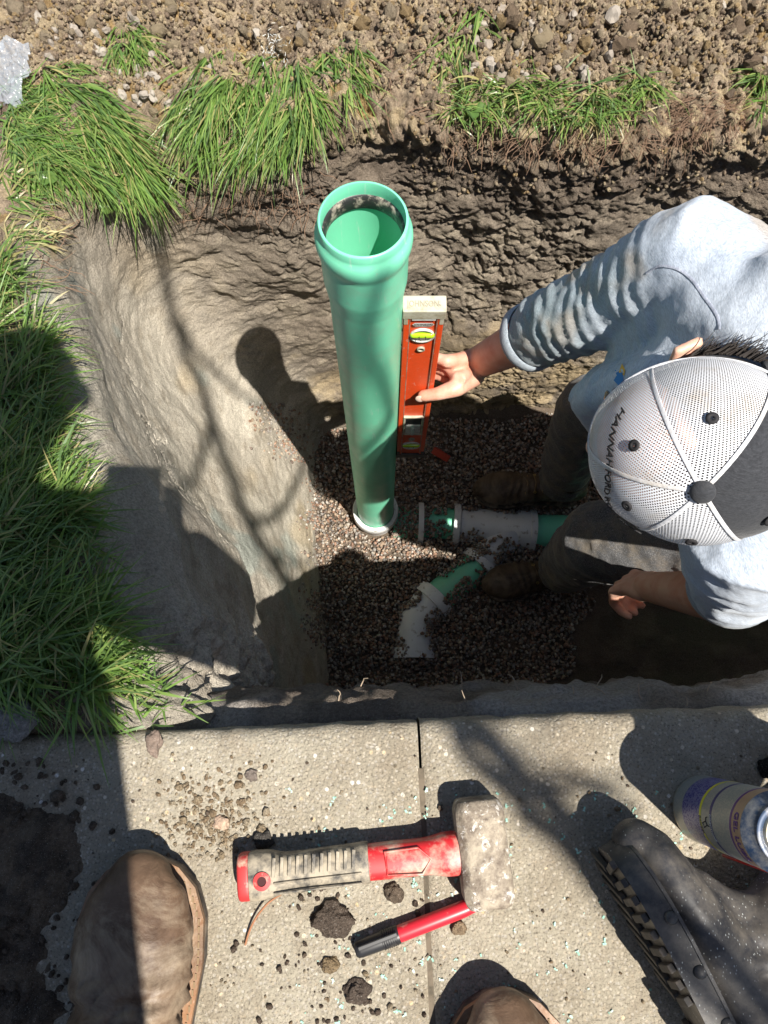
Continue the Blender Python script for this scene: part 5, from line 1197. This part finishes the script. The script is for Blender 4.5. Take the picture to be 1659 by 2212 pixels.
# crumbs of tan soil by the hammer, dark crumbs, plastic shavings
def slab_pts(n, box, clump=None):
    r = []
    while len(r) < n:
        x = random.uniform(box[0], box[2]); y = random.uniform(box[1], box[3])
        if clump and random.random() > clump(x, y): continue
        r.append(at(x, y, 0)[:])
    return np.array(r)
random.seed(8)
g1 = slab_pts(420, (320, 1640, 620, 1860), lambda x, y: math.exp(-((x - 460) / 85) ** 2 - ((y - 1770) / 70) ** 2)); S1 = RNG.uniform(.0008, .0036, len(g1)) * np.where(RNG.random(len(g1)) < .07, 1.9, 1.); g1[:, 2] += S1 * .1
g2 = slab_pts(240, (250, 1620, 1659, 2212)); S2 = RNG.uniform(.0008, .0026, len(g2)) * np.where(RNG.random(len(g2)) < .08, 2., 1.); g2[:, 2] += S2 * .3
g3 = slab_pts(110, (500, 1900, 980, 2212), lambda x, y: .8 if abs(x - 700 - (y - 2000) * .2) < 70 else .12); S3 = RNG.uniform(.0012, .0045, len(g3)); g3[:, 2] += S3 * .3
TAN = np.array([(.40, .31, .20), (.33, .24, .15), (.45, .37, .26), (.2, .15, .11)])
gg = np.concatenate([g1, g2, g3]); SS = np.concatenate([S1, S2, S3]); ccs = np.concatenate([TAN[RNG.integers(0, 3, len(g1))], TAN[RNG.integers(0, 4, len(g2))] * .9, np.tile([[.14, .105, .08]], (len(g3), 1))])
kind(scatter('sidewalk_crumbs', gg, SS, ccs, 1, 6, M['clod'], .35), 'stuff', 'small crumbs of dry soil strewn over the sidewalk')
def clod(name, px, py, r, c, label, cat='soil clod', z=0, seed=1, sq=(1, .85, .55), m='clod'):
    V, F = ico(4, seed, .4, sq); V = V * (1 + .16 * fbm(V * 3.5 + seed, 3, seed) + .07 * fbm(V * 11, 2, seed + 4))[:, None]; p = np.array(at(px, py, z + r * .25)); V = V * r; V[:, 2] = np.maximum(V[:, 2], -r * .25 + .0005)
    return tag(part(name, mesh_np(name, V + p, F, True, np.tile([c], (len(V), 1)) * (1 + .25 * fbm(V * 220, 2, 5))[:, None]), M[m]), label, cat)
clod('soil_clod', 716, 1985, .018, (.13, .10, .078), 'dark crumbly soil clod on the sidewalk below the hammer handle', seed=3)
clod('soil_clod', 714, 2085, .009, (.30, .22, .13), 'small tan clod below the marker cap', seed=4); clod('soil_clod', 770, 2142, .012, (.13, .10, .08), 'dark clod near the bottom of the sidewalk below the marker', seed=5)
clod('soil_clod', 852, 1930, .010, (.17, .13, .095), 'brown clod under the middle of the hammer handle', seed=6); clod('pebble', 543, 1675, .007, (.16, .13, .11), 'dark pebble on the sidewalk above the hammer grip', 'pebble', seed=7, m='pebble')
clod('pebble', 333, 1605, .013, (.20, .15, .12), 'flat brown chip near the sidewalk edge', 'pebble', seed=8, sq=(.6, 1, .3), m='pebble'); clod('pebble', 478, 1778, .008, (.46, .33, .24), 'pinkish pebble among tan soil crumbs', 'pebble', seed=9, m='pebble')
clod('soil_clod', 992, 2005, .008, (.34, .25, .16), 'small tan clod right of the marker barrel', seed=10); clod('soil_clod', 568, 1815, .010, (.10, .09, .08), 'dark flecked clod above the hammer grip', seed=12)
clod('concrete_chunk', 38, 1556, .024, (.38, .36, .34), 'grey concrete chunk in the grass at the left sidewalk corner', 'concrete chunk', z=.005, seed=13)
clod('soil_clod', 1660, 1660, .012, (.03, .027, .024), 'black clod behind the spray can at the right edge', seed=15); clod('soil_clod', 1580, 1990, .007, (.07, .06, .05), 'black crumb inside the bend of the rubber boot', seed=16)
sv = slab_pts(200, (620, 1700, 1659, 2212), lambda x, y: .9 if abs(x - 915) < 22 else .3); Vv = []; Ff = []; Cc = []
for p in sv:
    q = Vector(p) + Vector((0, 0, .001)); a = random.random() * 6.28
    for k in range(random.randint(1, 3)):
        s = random.uniform(.0012, .0035); w_ = s * .3; d_ = Vector((cos(a), sin(a), random.uniform(-.1, .5))); n_ = Vector((-sin(a), cos(a), random.uniform(-.4, .4))); b0 = len(Vv)
        Vv += [q - n_ * w_, q + n_ * w_, q + d_ * s + n_ * w_, q + d_ * s - n_ * w_]; Ff.append((b0, b0 + 1, b0 + 2, b0 + 3)); Cc += [(.35, .62, .50) if random.random() < .6 else (.5, .68, .6)] * 4; a += random.uniform(.8, 2.2); q = q + Vector((random.gauss(0, .0015), random.gauss(0, .0015), 0))
kind(part('plastic_shavings', mesh_np('plastic_shavings', [tuple(v) for v in Vv], Ff, False, np.array(Cc)), M['pebble']), 'stuff', 'pale green plastic shavings scattered on the sidewalk')
# wire-like root on the sidewalk
mb = MB(); mb.tube([at(x, y, z) for x, y, z in spline([(606, 1932, .004), (580, 1950, .010), (556, 1978, .008), (540, 2008, .006), (530, 2040, .003)], 5)], [.0011] * 21, 8)
tag(part('copper_wire', mb.mesh('copper_wire'), plain('copper', (.30, .13, .06), .6)), 'thin brown bent wire curving down from the hammer grip', 'wire')
# roots hanging out of the banks
def roots(name, specs, m, label):
    q = MB()
    for x0, y0, x1, y1, n, L in specs:
        for _ in range(n):
            l, nr = cast(random.uniform(x0, x1), random.uniform(y0, y1))
            if l is None: continue
            p = [l]; d = (nr * .6 + Vector((random.gauss(0, .6), random.gauss(0, .3), -.5))).normalized()
            for k in range(5): d = (d + Vector((random.gauss(0, .35), random.gauss(0, .3), random.gauss(-.1, .3)))).normalized(); p.append(p[-1] + d * L * random.uniform(.12, .3))
            r = random.uniform(.0003, .0008); q.tube(p, [r, r, r, r, r * .8, r * .5], 5, caps=False)
    return kind(part(name, q.mesh(name), m), 'stuff', label)
roots('grass_roots', [(960, 240, 1500, 320, 420, .05), (1450, 200, 1620, 280, 330, .05), (380, 370, 700, 470, 110, .05), (60, 350, 150, 640, 70, .04), (820, 60, 960, 260, 90, .05)], plain('root_fibre', (.20, .125, .08), .9), 'brown grass roots hanging from the cut turf')
near_ob = bpy.data.objects['trench_wall_near']
q = MB()
for x in [random.uniform(300, 1659) for _ in range(18)]:
    y0 = random.uniform(1440, 1540); ok, l, nr, _ = near_ob.ray_cast(cam.location, ray(x, y0).normalized())
    if not ok: continue
    p = [l]; d = Vector((random.gauss(0, .5), 1, random.gauss(.1, .4))).normalized(); L = random.uniform(.010, .032)
    for k in range(4): d = (d + Vector((random.gauss(0, .4), random.gauss(0, .3), random.gauss(0, .4)))).normalized(); p.append(p[-1] + d * L / 4)
    q.tube(p, [.0008, .0008, .0007, .0006, .0004], 5, caps=False)
kind(part('edge_roots', q.mesh('edge_roots'), plain('dry_root', (.42, .33, .24), .9)), 'stuff', 'dry pale rootlets sticking out under the sidewalk edge')
# clover and dandelion leaves
def leafm(c, d, n, L, W_):
    d = Vector(d).normalized(); n = Vector(n); s_ = d.cross(n).normalized(); rows = []
    for t, wv in ((0, .15), (.25, .7), (.5, 1.), (.75, .85), (1, .1)): rows.append([Vector(c) + d * L * t + n * (.15 * L * sin(t * 3)) + s_ * W_ * wv * k + n * (.12 * L * abs(k)) for k in (-1, 0, 1)])
    return np.array([[p[:] for p in r] for r in rows])
random.seed(4)
for px, py, lab, cnt_ in ((245, 440, 'broad round weed leaves under the turf at the far left corner', 4), (115, 378, 'small broad-leaved weed at the edge of the left turf', 4), (1180 - 160, 235, 'broad-leaved weed in the turf strip right of the pipe', 6)):
    l, nr = cast(px, py)
    if l is None: continue
    t0 = thing('broadleaf_weed', lab, 'weed', l)
    for k in range(cnt_):
        a = k * 2.1 + random.random(); d = Vector((cos(a), sin(a) - .6, .25)); me = grid_mesh('leaf', leafm(l + Vector((0, -.02, .015)), d, (0, -.45, .9), random.uniform(.016, .024), .008), np.tile([[.06, .15, .035]], (15, 1))); part('leaf', me, M['grass'], t0)
# clear plastic bag
l, nr = cast(15, 175)
if l is not None:
    n1 = 60; u = np.linspace(-1, 1, n1); X, Y = np.meshgrid(u, u, indexing='ij'); p = np.stack([X, Y, X * 0], -1)
    r_ = np.clip(np.hypot(X, Y), 0, 1.4); Z = .030 * (1 - np.abs(fbm(p * 2.2, 4, 900))) - .012 * r_ ** 2 + .012 * fbm(p * 5, 3, 910)
    g = np.stack([l.x - .018 + X * .062 * (1 + .25 * fbm(p * 1.5, 2, 920)), l.y + Y * .065 * (1 + .25 * fbm(p * 1.7, 2, 930)), l.z + .012 + Z], -1)
    b_ = NB('clear_plastic_film'); b_.set(Base_Color=(.42, .46, .52, 1), Roughness=.15); b_.b.inputs['Alpha'].default_value = .42
    tag(part('plastic_bag', grid_mesh('plastic_bag', g), b_.m), 'crumpled clear plastic bag on the turf at the far left', 'bag')
# white frayed weed flowers / lint and red scrap by the level
mb = MB(); rp = at(945, 985, -1.285)
mb.add([rp + Vector(v) for v in ((-.02, .01, .0), (.028, -.022, .004), (.036, -.012, .022), (-.01, .022, .020), (-.016, .014, -.006), (.032, -.018, -.002), (.040, -.008, .018), (-.006, .026, .014))], [(0, 1, 2, 3), (4, 7, 6, 5), (0, 4, 5, 1), (2, 6, 7, 3), (1, 5, 6, 2), (0, 3, 7, 4)])
tag(part('plastic_scrap', mb.mesh('plastic_scrap', False), plain('red_scrap', (.42, .05, .03), .5)), 'red plastic scrap half in shade on gravel below the level', 'scrap')
l, nr = cast(598, 130)
q = MB()
for k in range(60):
    a = Vector((random.gauss(0, .012), random.gauss(0, .022), random.uniform(.012, .04))); d = Vector((random.gauss(0, 1), random.gauss(0, 1), random.gauss(0, 1))).normalized() * .007
    q.tube([l + a, l + a + d], [.0007, .0004], 5, caps=False)
kind(part('white_lint', q.mesh('white_lint'), M['white_plastic']), 'stuff', 'white fluff caught in the turf left of the pipe')
print('TRIS', sum(len(o.data.loop_triangles) if o.type == 'MESH' and (o.data.calc_loop_triangles() or True) else 0 for o in bpy.data.objects))
